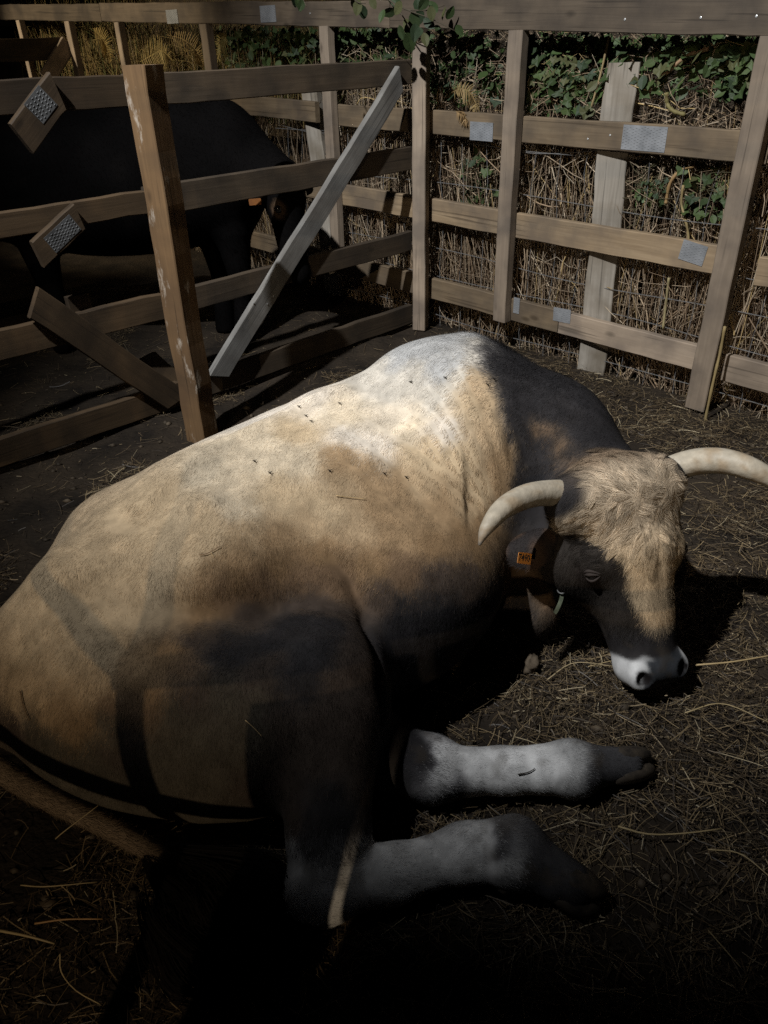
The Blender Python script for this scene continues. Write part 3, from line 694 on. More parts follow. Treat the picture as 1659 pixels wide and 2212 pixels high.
# eyes: dark ball under a half-closed lid
def ball(name, c, r, mat, parent, ax=np.eye(3), sc=(1, 1, 1), nu=14, nv=9):
    V = []; F = []
    for i in range(nv + 1):
        th = pi * i / nv
        for j in range(nu):
            ph = 2 * pi * j / nu
            V.append(np.asarray(c) + r * (sc[0] * sin(th) * cos(ph) * ax[0] + sc[1] * sin(th) * sin(ph) * ax[1] + sc[2] * cos(th) * ax[2]))
    for i in range(nv):
        for j in range(nu):
            F.append((i * nu + j, (i + 1) * nu + j, (i + 1) * nu + (j + 1) % nu, i * nu + (j + 1) % nu))
    return obj(name, V, F, mat, parent, True)
for s in (-1, 1):
    q = Vector(hp(s * 0.30, 0.225, 0.05)); hit = btree.ray_cast(q, Vector(hp(0, 0.215, -0.02)) - q)
    if hit[0] is None: continue
    e = np.array(hit[0]); en = np.array(hit[1])
    ball('eye', e - en * 0.008, 0.017, M_EYE, bull)
    mb = MB()
    up_ = norm(-HL - en * np.dot(-HL, en)); sd = np.cross(up_, en)
    for k, (off, rr) in enumerate(((0.010, 0.006), (-0.009, 0.005), (0.019, 0.005))):
        pts = [e + en * (0.006 - 0.010 * t * t - (0.002 if k == 2 else 0)) + sd * 0.022 * t * (1.2 if k == 2 else 1) + up_ * off * (1 - 0.9 * t * t) for t in np.linspace(-1, 1, 11)]
        mb.tube(pts, [rr * (1 - 0.7 * abs(t)) for t in np.linspace(-1, 1, 11)], 7)
    lid = mb.build('eyelid', M_SKIN, bull, True); set_col(lid.data, np.tile((0.035, 0.028, 0.025), (len(mb.v), 1)))

def hoof(c, fwd, side, ln, hw, hh, name='hoof'):
    """two claws side by side"""
    fwd, side = norm(fwd), norm(side); upv = np.cross(side, fwd)
    if upv[2] < 0: upv = -upv
    for s in (-1, 1):
        mb = MB(); V = []; n = 12; rings = ((-0.7, 0.85, 0.85, 0.05), (-0.3, 1.0, 1.0, 0), (0.0, 1.05, 1.05, 0), (0.4, 1.0, 0.85, -0.1), (0.75, 0.8, 0.6, -0.3), (0.95, 0.5, 0.35, -0.5), (1.02, 0.15, 0.12, -0.6))
        for t, a, b, dz in rings:
            for k in range(n):
                an = 2 * pi * k / n
                V.append(np.asarray(c) + fwd * ln * t + side * (s * hw * (0.80 - 0.10 * t) + hw * 0.95 * a * cos(an)) + upv * hh * (b * max(-0.8, sin(an)) + dz))
        F = [(i * n + k, i * n + (k + 1) % n, (i + 1) * n + (k + 1) % n, (i + 1) * n + k) for i in range(len(rings) - 1) for k in range(n)]
        F += [tuple(range(n - 1, -1, -1)), tuple((len(rings) - 1) * n + k for k in range(n))]
        mb.add(V, F); mb.build(name, M_HOOF, bull, True)
hoof((0.360, 0.902, 0.042), (0.75, -0.62, -0.15), (0.35, 0.42, 0.75), 0.060, 0.026, 0.044)
hoof((0.555, 1.202, 0.040), (1.0, 0.20, -0.10), (-0.15, 0.75, 0.60), 0.075, 0.024, 0.038)
for p, nn in ((at_z(1088, 1905, .045), (0.1, -0.6, -0.2)), (at_z(1238, 1690, .05), (0.2, -0.8, 0.3))):
    A = frame(nn)
    ball('dewclaw', p, 0.021, M_HOOF, bull, A, (1.15, 0.9, 0.9))
# tail and its switch
TP = [at_z(-130, 1480, .30), at_z(-90, 1590, .12), at_z(0, 1662, .045), at_z(100, 1722, .035), at_z(230, 1785, .032), at_z(345, 1850, .030), at_z(420, 1910, .026)]
S = spline(np.column_stack([TP, [0.042, 0.036, 0.029, 0.027, 0.024, 0.022, 0.016]]), 40); mb = MB(); mb.tube(S[:, :3], S[:, 3], 12)
tl = mb.build('tail', M_SKIN, bull, True); TV = np.array(mb.v)
kk = np.repeat(np.arange(40), 12) / 39.0
TCc = np.array((0.16, 0.115, 0.075))[None] * (1 - 0.75 * smooth01(kk, 0.7, 0.95))[:, None] * (1 + 0.2 * vnoise(TV, 30, 81))[:, None]
set_col(tl.data, TCc)
TF = np.array([f for f in mb.f if len(f) == 4]); TN = vnormals(TV, TF); TD = np.repeat(norm(np.gradient(S[:, :3], axis=0)), 12, 0)
fur_mesh('tail_hair', TV, TF, TN, TCc, TD, 9000, 0.022, 0.0012, 0.22, np.ones(len(TV)), M_FUR, tl, 0.25, 12)
g = np.random.default_rng(21); P = []; Fq = []; cols = []
SW = spline([at_z(330, 1842, .03), at_z(420, 1915, .04), at_z(500, 1990, .035), at_z(580, 2055, .025), at_z(650, 2105, .015)], 24)
NS, KS = 5200, 130
lk_a = g.uniform(0, 0.45, KS); lk_l = g.uniform(0.32, 0.55, KS); lk_o = g.normal(size=(KS, 2)); lk_p = g.uniform(0, 6.3, KS)
for i in range(NS):
    k_ = g.integers(KS)
    idx = np.clip((lk_a[k_] + 0.04 * g.normal() + lk_l[k_] * g.uniform(0.8, 1.1) * np.linspace(0, 1, 8)) * 23, 0, 23)
    base = np.stack([np.interp(idx, np.arange(24), SW[:, k]) for k in range(3)], 1)
    tt = idx / 23.0; spread = 0.008 + 0.055 * np.sin(np.clip(tt * 1.1, 0, 1) * pi * 0.8)
    o1, o2 = lk_o[k_] + g.normal(size=2) * 0.22
    pts = base + np.array([0.75, 0.62, 0.0]) * (o1 * spread + 0.010 * np.sin(tt * 11 + lk_p[k_]))[:, None] + np.array([0, 0, 1.0]) * (np.abs(o2) * spread * 0.5 + 0.004 * np.sin(tt * 14 + lk_p[k_] * 2))[:, None]
    pts[:, 2] = np.maximum(pts[:, 2], 0.004)
    t = norm(np.gradient(pts, axis=0)); sd = norm(np.cross(t, np.array([0, 0, 1.0]))) * 0.0008
    b = len(P) * 16
    P.append(np.stack([pts - sd, pts + sd], 1).reshape(-1, 3))
    Fq += [(b + 2 * k, b + 2 * k + 1, b + 2 * k + 3, b + 2 * k + 2) for k in range(7)]
    cols.append(np.tile(np.array((0.011, 0.009, 0.008)) * g.uniform(0.5, 1.7), (16, 1)))
me = new_mesh('tail_switch', np.concatenate(P), np.array(Fq), M_BLACK); set_col(me, np.concatenate(cols))
tag(link('tail_switch', me, bull), kind='stuff')
# ------------------------------------------------------------------ wood and metal
def mat_wood(name, dark, light, stain, rough=0.75, pale=None):
    m, nt, b = mat_new(name); L = nt.links.new
    tc = node(nt, 'ShaderNodeTexCoord'); oi = node(nt, 'ShaderNodeObjectInfo')
    off = node(nt, 'ShaderNodeVectorMath', operation='ADD'); sc = node(nt, 'ShaderNodeVectorMath', operation='SCALE')
    cmb = node(nt, 'ShaderNodeCombineXYZ'); L(oi.outputs['Random'], cmb.inputs[0]); L(oi.outputs['Random'], cmb.inputs[1]); L(oi.outputs['Random'], cmb.inputs[2])
    L(cmb.outputs[0], sc.inputs[0]); sc.inputs['Scale'].default_value = 37.0
    L(tc.outputs['Object'], off.inputs[0]); L(sc.outputs[0], off.inputs[1])
    mp = node(nt, 'ShaderNodeMapping'); mp.inputs['Scale'].default_value = (1.3, 26, 26); L(off.outputs[0], mp.inputs[0])
    nz = node(nt, 'ShaderNodeTexNoise'); nz.inputs['Scale'].default_value = 2.2; nz.inputs['Detail'].default_value = 7; nz.inputs['Roughness'].default_value = 0.6; nz.inputs['Distortion'].default_value = 0.6
    L(mp.outputs[0], nz.inputs['Vector'])
    mp2 = node(nt, 'ShaderNodeMapping'); mp2.inputs['Scale'].default_value = (0.7, 11, 11); L(off.outputs[0], mp2.inputs[0])
    wv = node(nt, 'ShaderNodeTexNoise'); wv.inputs['Scale'].default_value = 1.5; wv.inputs['Detail'].default_value = 3; wv.inputs['Distortion'].default_value = 1.2
    L(mp2.outputs[0], wv.inputs['Vector'])
    mixf = node(nt, 'ShaderNodeMix', data_type='FLOAT'); mixf.inputs[0].default_value = 0.45; L(nz.outputs[0], mixf.inputs[2]); L(wv.outputs[0], mixf.inputs[3])
    cr = node(nt, 'ShaderNodeValToRGB'); e = cr.color_ramp.elements
    e[0].position = 0.25; e[0].color = (*dark, 1); e[1].position = 0.75; e[1].color = (*light, 1)
    L(mixf.outputs[0], cr.inputs[0])
    n2 = node(nt, 'ShaderNodeTexNoise'); n2.inputs['Scale'].default_value = 5.0; n2.inputs['Detail'].default_value = 6; L(off.outputs[0], n2.inputs['Vector'])
    r2 = node(nt, 'ShaderNodeMapRange'); r2.inputs[1].default_value = 0.42; r2.inputs[2].default_value = 0.66; L(n2.outputs[0], r2.inputs[0])
    mx = node(nt, 'ShaderNodeMix', data_type='RGBA'); L(r2.outputs[0], mx.inputs[0]); L(cr.outputs[0], mx.inputs[6]); mx.inputs[7].default_value = (*stain, 1)
    vo = node(nt, 'ShaderNodeTexVoronoi'); vo.inputs['Scale'].default_value = 3.1; mp3 = node(nt, 'ShaderNodeMapping'); mp3.inputs['Scale'].default_value = (1, 2.2, 2.2); L(off.outputs[0], mp3.inputs[0]); L(mp3.outputs[0], vo.inputs['Vector'])
    rk = node(nt, 'ShaderNodeMapRange'); rk.inputs[1].default_value = 0.05; rk.inputs[2].default_value = 0.12; rk.inputs[3].default_value = 0.75; rk.inputs[4].default_value = 0.0; L(vo.outputs[0], rk.inputs[0])
    mk = node(nt, 'ShaderNodeMix', data_type='RGBA'); L(rk.outputs[0], mk.inputs[0]); L(mx.outputs[2], mk.inputs[6]); mk.inputs[7].default_value = (*[c * 0.5 for c in dark], 1)
    hs = node(nt, 'ShaderNodeHueSaturation'); rv = node(nt, 'ShaderNodeMapRange'); rv.inputs[3].default_value = 0.65; rv.inputs[4].default_value = 1.2
    L(oi.outputs['Random'], rv.inputs[0]); L(rv.outputs[0], hs.inputs['Value']); L(mk.outputs[2], hs.inputs['Color'])
    out = hs.outputs[0]
    n5 = node(nt, 'ShaderNodeTexNoise'); n5.inputs['Scale'].default_value = 1.0; n5.inputs['Detail'].default_value = 2; n5.inputs['Distortion'].default_value = 0.3
    mp5 = node(nt, 'ShaderNodeMapping'); mp5.inputs['Scale'].default_value = (1.6, 75, 75); L(off.outputs[0], mp5.inputs[0]); L(mp5.outputs[0], n5.inputs['Vector'])
    r5 = node(nt, 'ShaderNodeMapRange'); r5.inputs[1].default_value = 0.62; r5.inputs[2].default_value = 0.70; r5.inputs[4].default_value = 0.6; L(n5.outputs[0], r5.inputs[0])
    m5 = node(nt, 'ShaderNodeMix', data_type='RGBA'); L(r5.outputs[0], m5.inputs[0]); L(out, m5.inputs[6]); m5.inputs[7].default_value = (*[c * 0.3 for c in dark], 1); out = m5.outputs[2]
    if pale:
        n4 = node(nt, 'ShaderNodeTexNoise'); n4.inputs['Scale'].default_value = 3.2; n4.inputs['Detail'].default_value = 9; n4.inputs['Roughness'].default_value = 0.7
        mp4 = node(nt, 'ShaderNodeMapping'); mp4.inputs['Scale'].default_value = (1.2, 3.5, 3.5); L(off.outputs[0], mp4.inputs[0]); L(mp4.outputs[0], n4.inputs['Vector'])
        r4 = node(nt, 'ShaderNodeMapRange'); r4.inputs[1].default_value = 0.57; r4.inputs[2].default_value = 0.66; L(n4.outputs[0], r4.inputs[0])
        m4 = node(nt, 'ShaderNodeMix', data_type='RGBA'); L(r4.outputs[0], m4.inputs[0]); L(out, m4.inputs[6]); m4.inputs[7].default_value = (*pale, 1); out = m4.outputs[2]
    L(out, b.inputs['Base Color'])
    bp = node(nt, 'ShaderNodeBump'); bp.inputs['Strength'].default_value = 0.5; bp.inputs['Distance'].default_value = 0.003; L(mixf.outputs[0], bp.inputs['Height']); L(bp.outputs[0], b.inputs['Normal'])
    b.inputs['Roughness'].default_value = rough; b.inputs['Specular IOR Level'].default_value = 0.25
    return m
M_RAIL = mat_wood('rail_wood', (0.115, 0.078, 0.045), (0.24, 0.178, 0.112), (0.10, 0.075, 0.052))
M_POST = mat_wood('post_wood', (0.16, 0.122, 0.088), (0.30, 0.235, 0.175), (0.14, 0.11, 0.085))
M_OLD = mat_wood('old_post_wood', (0.065, 0.038, 0.018), (0.165, 0.098, 0.046), (0.085, 0.050, 0.025), 0.85, (0.33, 0.285, 0.235))
M_PALE = mat_wood('weathered_wood', (0.15, 0.13, 0.105), (0.33, 0.295, 0.25), (0.14, 0.115, 0.085), 0.9)
M_GREYW = mat_wood('grey_brace_wood', (0.105, 0.10, 0.092), (0.205, 0.195, 0.18), (0.09, 0.083, 0.075))
M_HURD = mat_wood('hurdle_wood', (0.040, 0.025, 0.013), (0.080, 0.051, 0.027), (0.032, 0.021, 0.012))  # browner wood; the dim light on the left is put into its tone
M_TOP = mat_wood('top_rail_wood', (0.055, 0.040, 0.027), (0.125, 0.095, 0.066), (0.05, 0.038, 0.028))  # darker than the other rails; dimmer light up there is put into it
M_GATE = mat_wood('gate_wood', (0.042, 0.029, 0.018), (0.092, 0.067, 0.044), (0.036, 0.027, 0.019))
M_METAL = mat_noise('galvanised_plate', (0.14, 0.145, 0.152), (0.24, 0.245, 0.255), 14, 0.38, 0.5, 0.2, metal=0.15)
M_DULL = mat_noise('dull_plate', (0.05, 0.05, 0.05), (0.10, 0.10, 0.10), 14, 0.6, 0.25, 0.2)
M_NAIL = mat_noise('nail_steel', (0.4, 0.4, 0.4), (0.6, 0.6, 0.58), 40, 0.4, 0.5, 0.0, metal=0.6)
M_WIRE = mat_noise('wire_steel', (0.11, 0.107, 0.105), (0.24, 0.235, 0.23), 50, 0.55, 0.5, 0.0, metal=0.4)

def rough_board(name, p0, p1, wide, thick, face_n, mat, parent=None, seed=0, wob=0.0026, taper=None, cuts=(0, 0), label=None):
    """a sawn board from p0 to p1 (centre line of its front face), chamfered and slightly uneven; cuts skew the two ends"""
    p0, p1 = np.asarray(p0, float), np.asarray(p1, float); ax = norm(p1 - p0); ln = np.linalg.norm(p1 - p0)
    fn = norm(np.asarray(face_n, float) - ax * np.dot(face_n, ax)); up = np.cross(fn, ax)
    if up[2] < 0 and abs(ax[2]) < 0.9: up = -up
    g = np.random.default_rng(seed + 100)
    n = max(4, int(ln / 0.09)); ch = min(0.004, thick * 0.15); hw = wide / 2
    sec = [(-hw + ch, 0), (hw - ch, 0), (hw, -ch), (hw, -thick + ch), (hw - ch, -thick), (-hw + ch, -thick), (-hw, -thick + ch), (-hw, -ch)]
    V = []; w = g.normal(size=(n + 1, 3)) * wob
    for i in range(1, n): w[i] = 0.5 * w[i] + 0.5 * w[i - 1]
    for i in range(n + 1):
        s = i / n; tp = 1 + ((taper or 0) * s)
        for y, z in sec:
            x = ln * s
            if i == 0: x += cuts[0] * y
            if i == n: x += cuts[1] * y
            V.append((x, y * tp + w[i, 0] + (w[i, 1] * 0.5 if y > 0 else 0), z + w[i, 2] * 0.4))
    F = [(i * 8 + k, i * 8 + (k + 1) % 8, (i + 1) * 8 + (k + 1) % 8, (i + 1) * 8 + k) for i in range(n) for k in range(8)]
    F += [tuple(range(7, -1, -1)), tuple(n * 8 + k for k in range(8))]
    me = new_mesh(name, V, F, mat)
    o = link(name, me, parent)
    zz = np.cross(ax, up)
    if np.dot(zz, fn) < 0: up = -up; zz = -zz
    o.matrix_basis = Matrix.Translation(p0) @ Matrix((ax, up, zz)).transposed().to_4x4()
    if label: o['label'] = label
    return o
def nail_plate(c, ax, up, fn, w, h, parent, seed=0, mat=None):
    """pressed steel plate with rows of punched teeth; skewed outline"""
    g = np.random.default_rng(seed + 500); mb = MB()
    mb.obox(np.asarray(c) + fn * 0.0010, ax, up, fn, w / 2, h / 2, 0.0010)
    nx, ny = max(3, int(w / 0.014)), max(4, int(h / 0.0115))
    for i in range(nx):
        for j in range(ny):
            u = (i + 0.5 + g.normal() * 0.05) / nx * w - w / 2; v = (j + 0.5 + (0.25 if i % 2 else -0.25) + g.normal() * 0.05) / ny * h - h / 2
            if abs(v) > h / 2 - 0.004: continue
            q = c + ax * u + up * v + fn * 0.0022
            l, t = 0.0045, 0.0016
            a = q - ax * l; b = q + ax * l
            mb.add([a - up * t, b - up * t, b + up * t, a + up * t, q + fn * 0.0020 + ax * l * 0.5 + up * 0.0004], [(0, 1, 4), (1, 2, 4), (2, 3, 4), (3, 0, 4)])
    return mb.build('nail_plate', mat or M_METAL, parent)
def nails(pts, fn, parent):
    for p in pts:
        p = np.asarray(p); A = frame(fn); mb = MB(); mb.tube([p - A[0] * 0.002, p + A[0] * 0.0015, p + A[0] * 0.002], [0.0045, 0.0045, 0.003], 7); mb.build('nail', M_NAIL, parent)

# ------------------------------------------------------------------ the back fence
D1 = np.array([-0.680, 0.7332, 0.0]); N1 = np.array([-0.7332, -0.680, 0.0])     # along, and towards the camera
P3 = at_z(1503, 876)
def bf(s, z, out=0.0): return P3 + D1 * s + N1 * out + np.array([0, 0, z])
def bpix(px, py, out=0.0):
    q = at_plane(px, py, P3 + N1 * out, N1); return q
def bs(px, py, out=0.0): return float(np.dot(bpix(px, py, out) - P3, D1))
fence = thing('wooden_fence', 'long brown plank fence with hanging uprights in front of the overgrown bank', 'fence', bf(0.9, 0))
RT = 0.036                                            # rail thickness
def brail(s0, s1, z0, z1, wide, out=0.0, seed=0, mat=None, label=None):
    return rough_board('rail', bf(s0, z0, out), bf(s1, z1, out), wide, RT, N1, mat or M_RAIL, fence, seed, label=label)
topz = lambda s: 1.477 + 0.0345 * s
r_t1 = brail(-1.2, 1.98, topz(-1.2) + 0.062, topz(1.98) + 0.062, 0.128, 0.046, 1, M_TOP)
r_t2 = brail(1.985, 5.2, topz(1.985) + 0.060, topz(5.2) + 0.060, 0.120, 0.044, 2, M_TOP)
r_t3 = brail(5.205, 10.5, topz(5.205) + 0.060, topz(10.5) + 0.060, 0.118, 0.044, 3, M_TOP)
r_21 = brail(-0.075, 2.62, 1.104, 1.118, 0.115, 0, 4)
r_2r = brail(-1.6, -0.08, 1.098, 1.104, 0.115, 0, 5)
r_22 = brail(2.70, 6.8, 1.125, 1.19, 0.115, 0.0, 6)
r_31 = brail(0.0, 2.55, 0.661, 0.673, 0.122, 0, 7)
r_3r = brail(-1.6, -0.13, 0.64, 0.645, 0.118, -0.01, 8)
r_32 = brail(2.56, 6.5, 0.675, 0.74, 0.118, 0, 9)
r_41 = brail(0.02, 0.80, 0.221, 0.223, 0.117, 0, 10, M_POST, 'lowest rail, greyer piece by the right upright')
r_42 = brail(0.805, 2.55, 0.224, 0.236, 0.120, 0.0, 11)
r_4r = brail(-1.6, -0.085, 0.205, 0.208, 0.125, -0.005, 12, M_POST)
r_43 = brail(2.56, 6.5, 0.24, 0.30, 0.118, 0, 13)
PT = 0.055
def bpost(s, z0, z1, wide, seed, mat=M_POST, lean=0.0, name='upright', thick=PT, out=None):
    o = thick + 0.001 if out is None else out
    return rough_board(name, bf(s, z0, o), bf(s + lean, z1, o), wide, thick, N1, mat, fence, seed)
sP1 = bs(905, 400, .05); sP2 = bs(1094, 400, .05); sP0 = bs(705, 210, .05)
bpost(bs(1500, 876, .056), 0.004, topz(0) + 0.0, 0.094, 21)
bpost(bs(1092, 400, .056), 0.166, topz(1.2) + 0.0, 0.084, 22)
bpost(bs(705, 210, .056), 0.33, topz(2.6) + 0.0, 0.075, 23)
for px in (443, 259, 153, 50):
    sx = bs(px, 100, .056); bpost(sx, 0.65 if px != 259 else 0.9, topz(sx), 0.085 if px in (443, 153) else 0.07, 24 + px % 7)
# corner post shared with the gate
cpost = bf(bs(905, 400, .10), 0, .10)
rough_board('corner_post', cpost + [0, 0, 0.0], cpost + [0, 0, 1.475], 0.075, 0.085, norm(np.array([-0.35, -1, 0])), M_POST, fence, 31)
# steel nail plates
UPZ = np.array([0, 0, 1.0])
def bplate(px, py, w, h, par, out=0.001, roll=0.0, seed=0):
    c = bpix(px, py, out); a = D1 * -1; ax = norm(a * cos(roll) + UPZ * sin(roll)); up = np.cross(N1, ax)
    if up[2] < 0: up = -up
    return nail_plate(c, ax, up, N1, w, h, par, seed)
bplate(1391, 299, 0.21, 0.098, r_21, seed=1); bplate(1040, 284, 0.15, 0.085, r_21, seed=2)
bplate(1497, 546, 0.115, 0.085, r_31, roll=-0.14, seed=3)
bplate(1214, 681, 0.105, 0.070, r_42, roll=0.04, seed=4); bplate(1116, 660, 0.04, 0.085, r_42, seed=5)
bplate(579, 30, 0.155, 0.085, r_t2, 0.045, seed=6); bplate(372, 36, 0.15, 0.08, r_t2, 0.045, seed=7)
nails([bpix(1634, 35, .047), bpix(1514, 38, .047), bpix(1350, 42, .047)], N1, r_t1)
nails([bpix(670, 29, .045)], N1, r_t2)
nails([bpix(1318, 292, .001), bpix(1270, 300, .001)], N1, r_21)

# ------------------------------------------------------------------ the gate and the hurdle left of the old post
D2 = np.array([0.709, 0.705, 0.0]); N2 = np.array([0.705, -0.709, 0.0])
G0 = bf(1.814, 0)
def gf(s, z, out=0.0): return G0 + D2 * s + N2 * out + UPZ * z
def gpix(px, py, out=0.0): return at_plane(px, py, G0 + N2 * out, N2)
gate = thing('wooden_gate', 'closed brown plank gate with a grey diagonal brace, right of the old post', 'gate', gf(-0.8, 0))
hurdle = thing('wooden_hurdle', 'dim brown plank hurdle with short braces, left of the old post', 'hurdle', gf(-2.4, 0))
for i, (zb, zt, za, zc) in enumerate(((1.290, 1.405, 1.295, 1.406), (0.877, 0.995, 0.880, 0.97), (0.445, 0.552, 0.459, 0.575), (0.012, 0.128, 0.03, 0.15))):
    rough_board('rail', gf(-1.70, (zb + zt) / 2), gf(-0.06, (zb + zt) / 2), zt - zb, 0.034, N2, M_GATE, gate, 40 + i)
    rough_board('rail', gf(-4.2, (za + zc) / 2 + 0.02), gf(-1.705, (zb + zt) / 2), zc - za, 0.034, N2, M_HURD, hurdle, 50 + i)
a = gpix(868, 172, .036); b = gpix(474, 812, .036)
rough_board('diagonal_brace', a, b, 0.105, 0.034, N2, M_GREYW, gate, 60, cuts=(0.55, -0.55), label='grey diagonal brace, longest board crossing the gate')
nails([gpix(548, 655, .037), gpix(590, 640, .037), gpix(578, 657, .037)], N2, gate)
rough_board('brace', gpix(123, 195, .036), gpix(48, 300, .036), 0.115, 0.03, N2, M_HURD, hurdle, 61, cuts=(0.5, 0.2))
rough_board('brace', gpix(172, 468, .036), gpix(84, 552, .036), 0.10, 0.03, N2, M_HURD, hurdle, 62, cuts=(0.3, 0.3))
b3 = rough_board('brace', gpix(75, 655, .036), gpix(385, 868, .036), 0.12, 0.032, N2, M_HURD, hurdle, 63, cuts=(-0.3, 0.5))
rough_board('upright', gf(-2.07, 0.40, -0.036), gf(-2.07, 0.62, -0.036), 0.10, 0.03, N2, M_HURD, hurdle, 64)
dv = norm(gpix(40, 305) - gpix(123, 195)); uv = np.cross(N2, dv)
nail_plate(gpix(88, 226, .0365), dv, uv, N2, 0.09, 0.085, hurdle, 8, M_DULL)
dv = norm(gpix(84, 552) - gpix(172, 468)); uv = np.cross(N2, dv)
nail_plate(gpix(135, 505, .0365), dv, uv, N2, 0.14, 0.07, hurdle, 9, M_DULL)
broken = thing('broken_plank', 'short splintered plank stub propped behind the old post near its foot', 'plank', gf(-1.95, 0.12))
rough_board('plank', gpix(318, 770, -.08) , gpix(395, 830, -.05), 0.085, 0.03, norm(N2 + [0, 0, 0.5]), M_HURD, broken, 65, cuts=(0.6, 0))

op = thing('fence_post', 'rough old square post, stained orange with worn pale patches, between gate and hurdle', 'post', at_z(423, 940))
pa, pb = at_z(421, 948), None
ptop = at_plane(286, 141, pa, np.array([0.0, -1.0, 0.0]))
fl = norm(np.array([-0.55, -1.0, 0.0]))
rough_board('post', pa - norm(ptop - pa) * 0.12, ptop, 0.105, 0.10, fl, M_OLD, op, 66, wob=0.004)

far = thing('wooden_hurdle', 'dim plank hurdle with a slanting brace, far off at the upper left corner', 'hurdle', gf(-1.2, 0, -2.2))
FO = bf(5.9, 0)
def fpix(px, py): return at_plane(px, py, FO, N2)
ya, yb = fpix(-60, 112), fpix(142, 104)
rough_board('rail', ya, yb, 0.16, 0.035, N2, M_GATE, far, 67)
rough_board('brace', fpix(146, 94) + N2 * .036, fpix(98, 170) + N2 * .036, 0.13, 0.035, N2, M_POST, far, 68)

# weathered posts of the older wire fence, standing behind the planks
for lab, pts, w in (('broad pale weathered post behind the rails, between the two right uprights', ((1345, 135), (1278, 800)), 0.145),
                    ('pale weathered post behind the gate, seen beside a narrow upright', ((668, 195), (722, 640)), 0.12)):
    b0 = bpix(*pts[1], -0.045); t0 = bpix(*pts[0], -0.045)
    o = thing('fence_post', lab, 'post', (b0[0], b0[1], 0), 'weathered posts of the wire fence')
    rough_board('post', b0 - UPZ * 0.25, t0, w, 0.09, norm(N1 + [0.25, 0, 0]), M_PALE, o, 70, wob=0.006)
# wire netting
net = thing('wire_netting', 'thin sagging wire stock netting behind the plank fence', 'wire fence', bf(1, 0, -0.09))
for z in (0.06, 0.17, 0.30, 0.44, 0.60, 0.80, 1.02, 1.04):
    S = [bf(s, z + 0.012 * sin(s * 3 + z * 20) + (0.03 if z == 1.04 else 0) * sin(s * 4), -0.058 + 0.010 * sin(s * 5 + z * 9)) for s in np.linspace(-1.2, 3.2, 40)]
    mb = MB(); mb.tube(S, 0.0019, 4); mb.build('wire', M_WIRE, net)
g = np.random.default_rng(5)
for s in np.arange(-1.1, 3.2, 0.155):
    S = [bf(s + 0.012 * sin(z * 9 + s * 7) + g.normal() * 0.004, z, -0.058 + 0.008 * sin(z * 7 + s)) for z in np.linspace(0.0, 1.03, 12)]
    mb = MB(); mb.tube(S, 0.0014, 4); mb.build('wire', M_WIRE, net)

# unseen barrier behind camera: bars follow shadows; boards and beam added to block light
near = thing('cattle_barrier', 'barred cattle barrier with boarded lower half on the near side of the pen', 'barrier', (-0.5, -0.45, 0))
NY = np.array([0, 1.0, 0])
for z, w in ((0.42, 0.05), (1.855, 0.03), (1.96, 0.03), (2.065, 0.032)):
    rough_board('rail', (-3.2, -0.45, z), (2.2, -0.45, z), w, 0.034, NY, M_RAIL, near, int(z * 10))
rough_board('rail', (-1.0, -0.45, 1.143), (2.2, -0.45, 1.143), 0.030, 0.034, NY, M_RAIL, near, 75)
rough_board('brace', (-1.62, -0.452, 1.60), (-1.00, -0.452, 1.150), 0.028, 0.034, NY, M_RAIL, near, 79)
rough_board('brace', (-1.75, -0.452, 1.235), (-0.78, -0.452, 0.872), 0.034, 0.034, NY, M_RAIL, near, 77)
rough_board('beam', (-1.45, -0.45, 2.30), (2.2, -0.45, 2.30), 0.24, 0.05, NY, M_RAIL, near, 78)  # added to keep the warm lamp off the fence top
rough_board('brace', (-0.785, -0.398, 0.0), (-1.165, -0.398, 2.40), 0.030, 0.05, NY, M_POST, near, 76)
for x, w in ((-2.7, .075), (-1.95, .07), (0.6, .075), (2.0, .075)):
    rough_board('upright', (x, -0.449 + 0.05, 0.0), (x, -0.449 + 0.05, 2.42), w, 0.05, NY, M_POST, near, int(abs(x) * 7))
for i, (x0, x1) in enumerate(((-1.96, -1.80), (-1.77, -1.66), (-1.64, -1.53))):
    rough_board('board', ((x0 + x1) / 2, -0.53, 1.36 + 0.03 * i), ((x0 + x1) / 2, -0.53, 2.2), x1 - x0, 0.025, NY, M_GATE, near, 95 + i)  # upper boards added to shade the hurdle from the warm lamp
rough_board('board', (-0.652, -0.557, 0.0), (-0.652, -0.557, 0.735), 0.06, 0.02, NY, M_GATE, near, 94)  # filler added to stop light through the gap low down
for i, (x0, x1) in enumerate(((-0.823, -0.664), (-0.641, -0.30), (-0.297, 0.0), (0.003, 0.30), (0.303, 0.60), (0.603, 0.90), (0.903, 1.2), (1.203, 1.5), (1.503, 1.9))):
    rough_board('board', ((x0 + x1) / 2, -0.53, 0.0), ((x0 + x1) / 2, -0.53, 1.12), x1 - x0, 0.025, NY, M_GATE, near, 80 + i)  # boards added to block the warm lamp from belly and legs

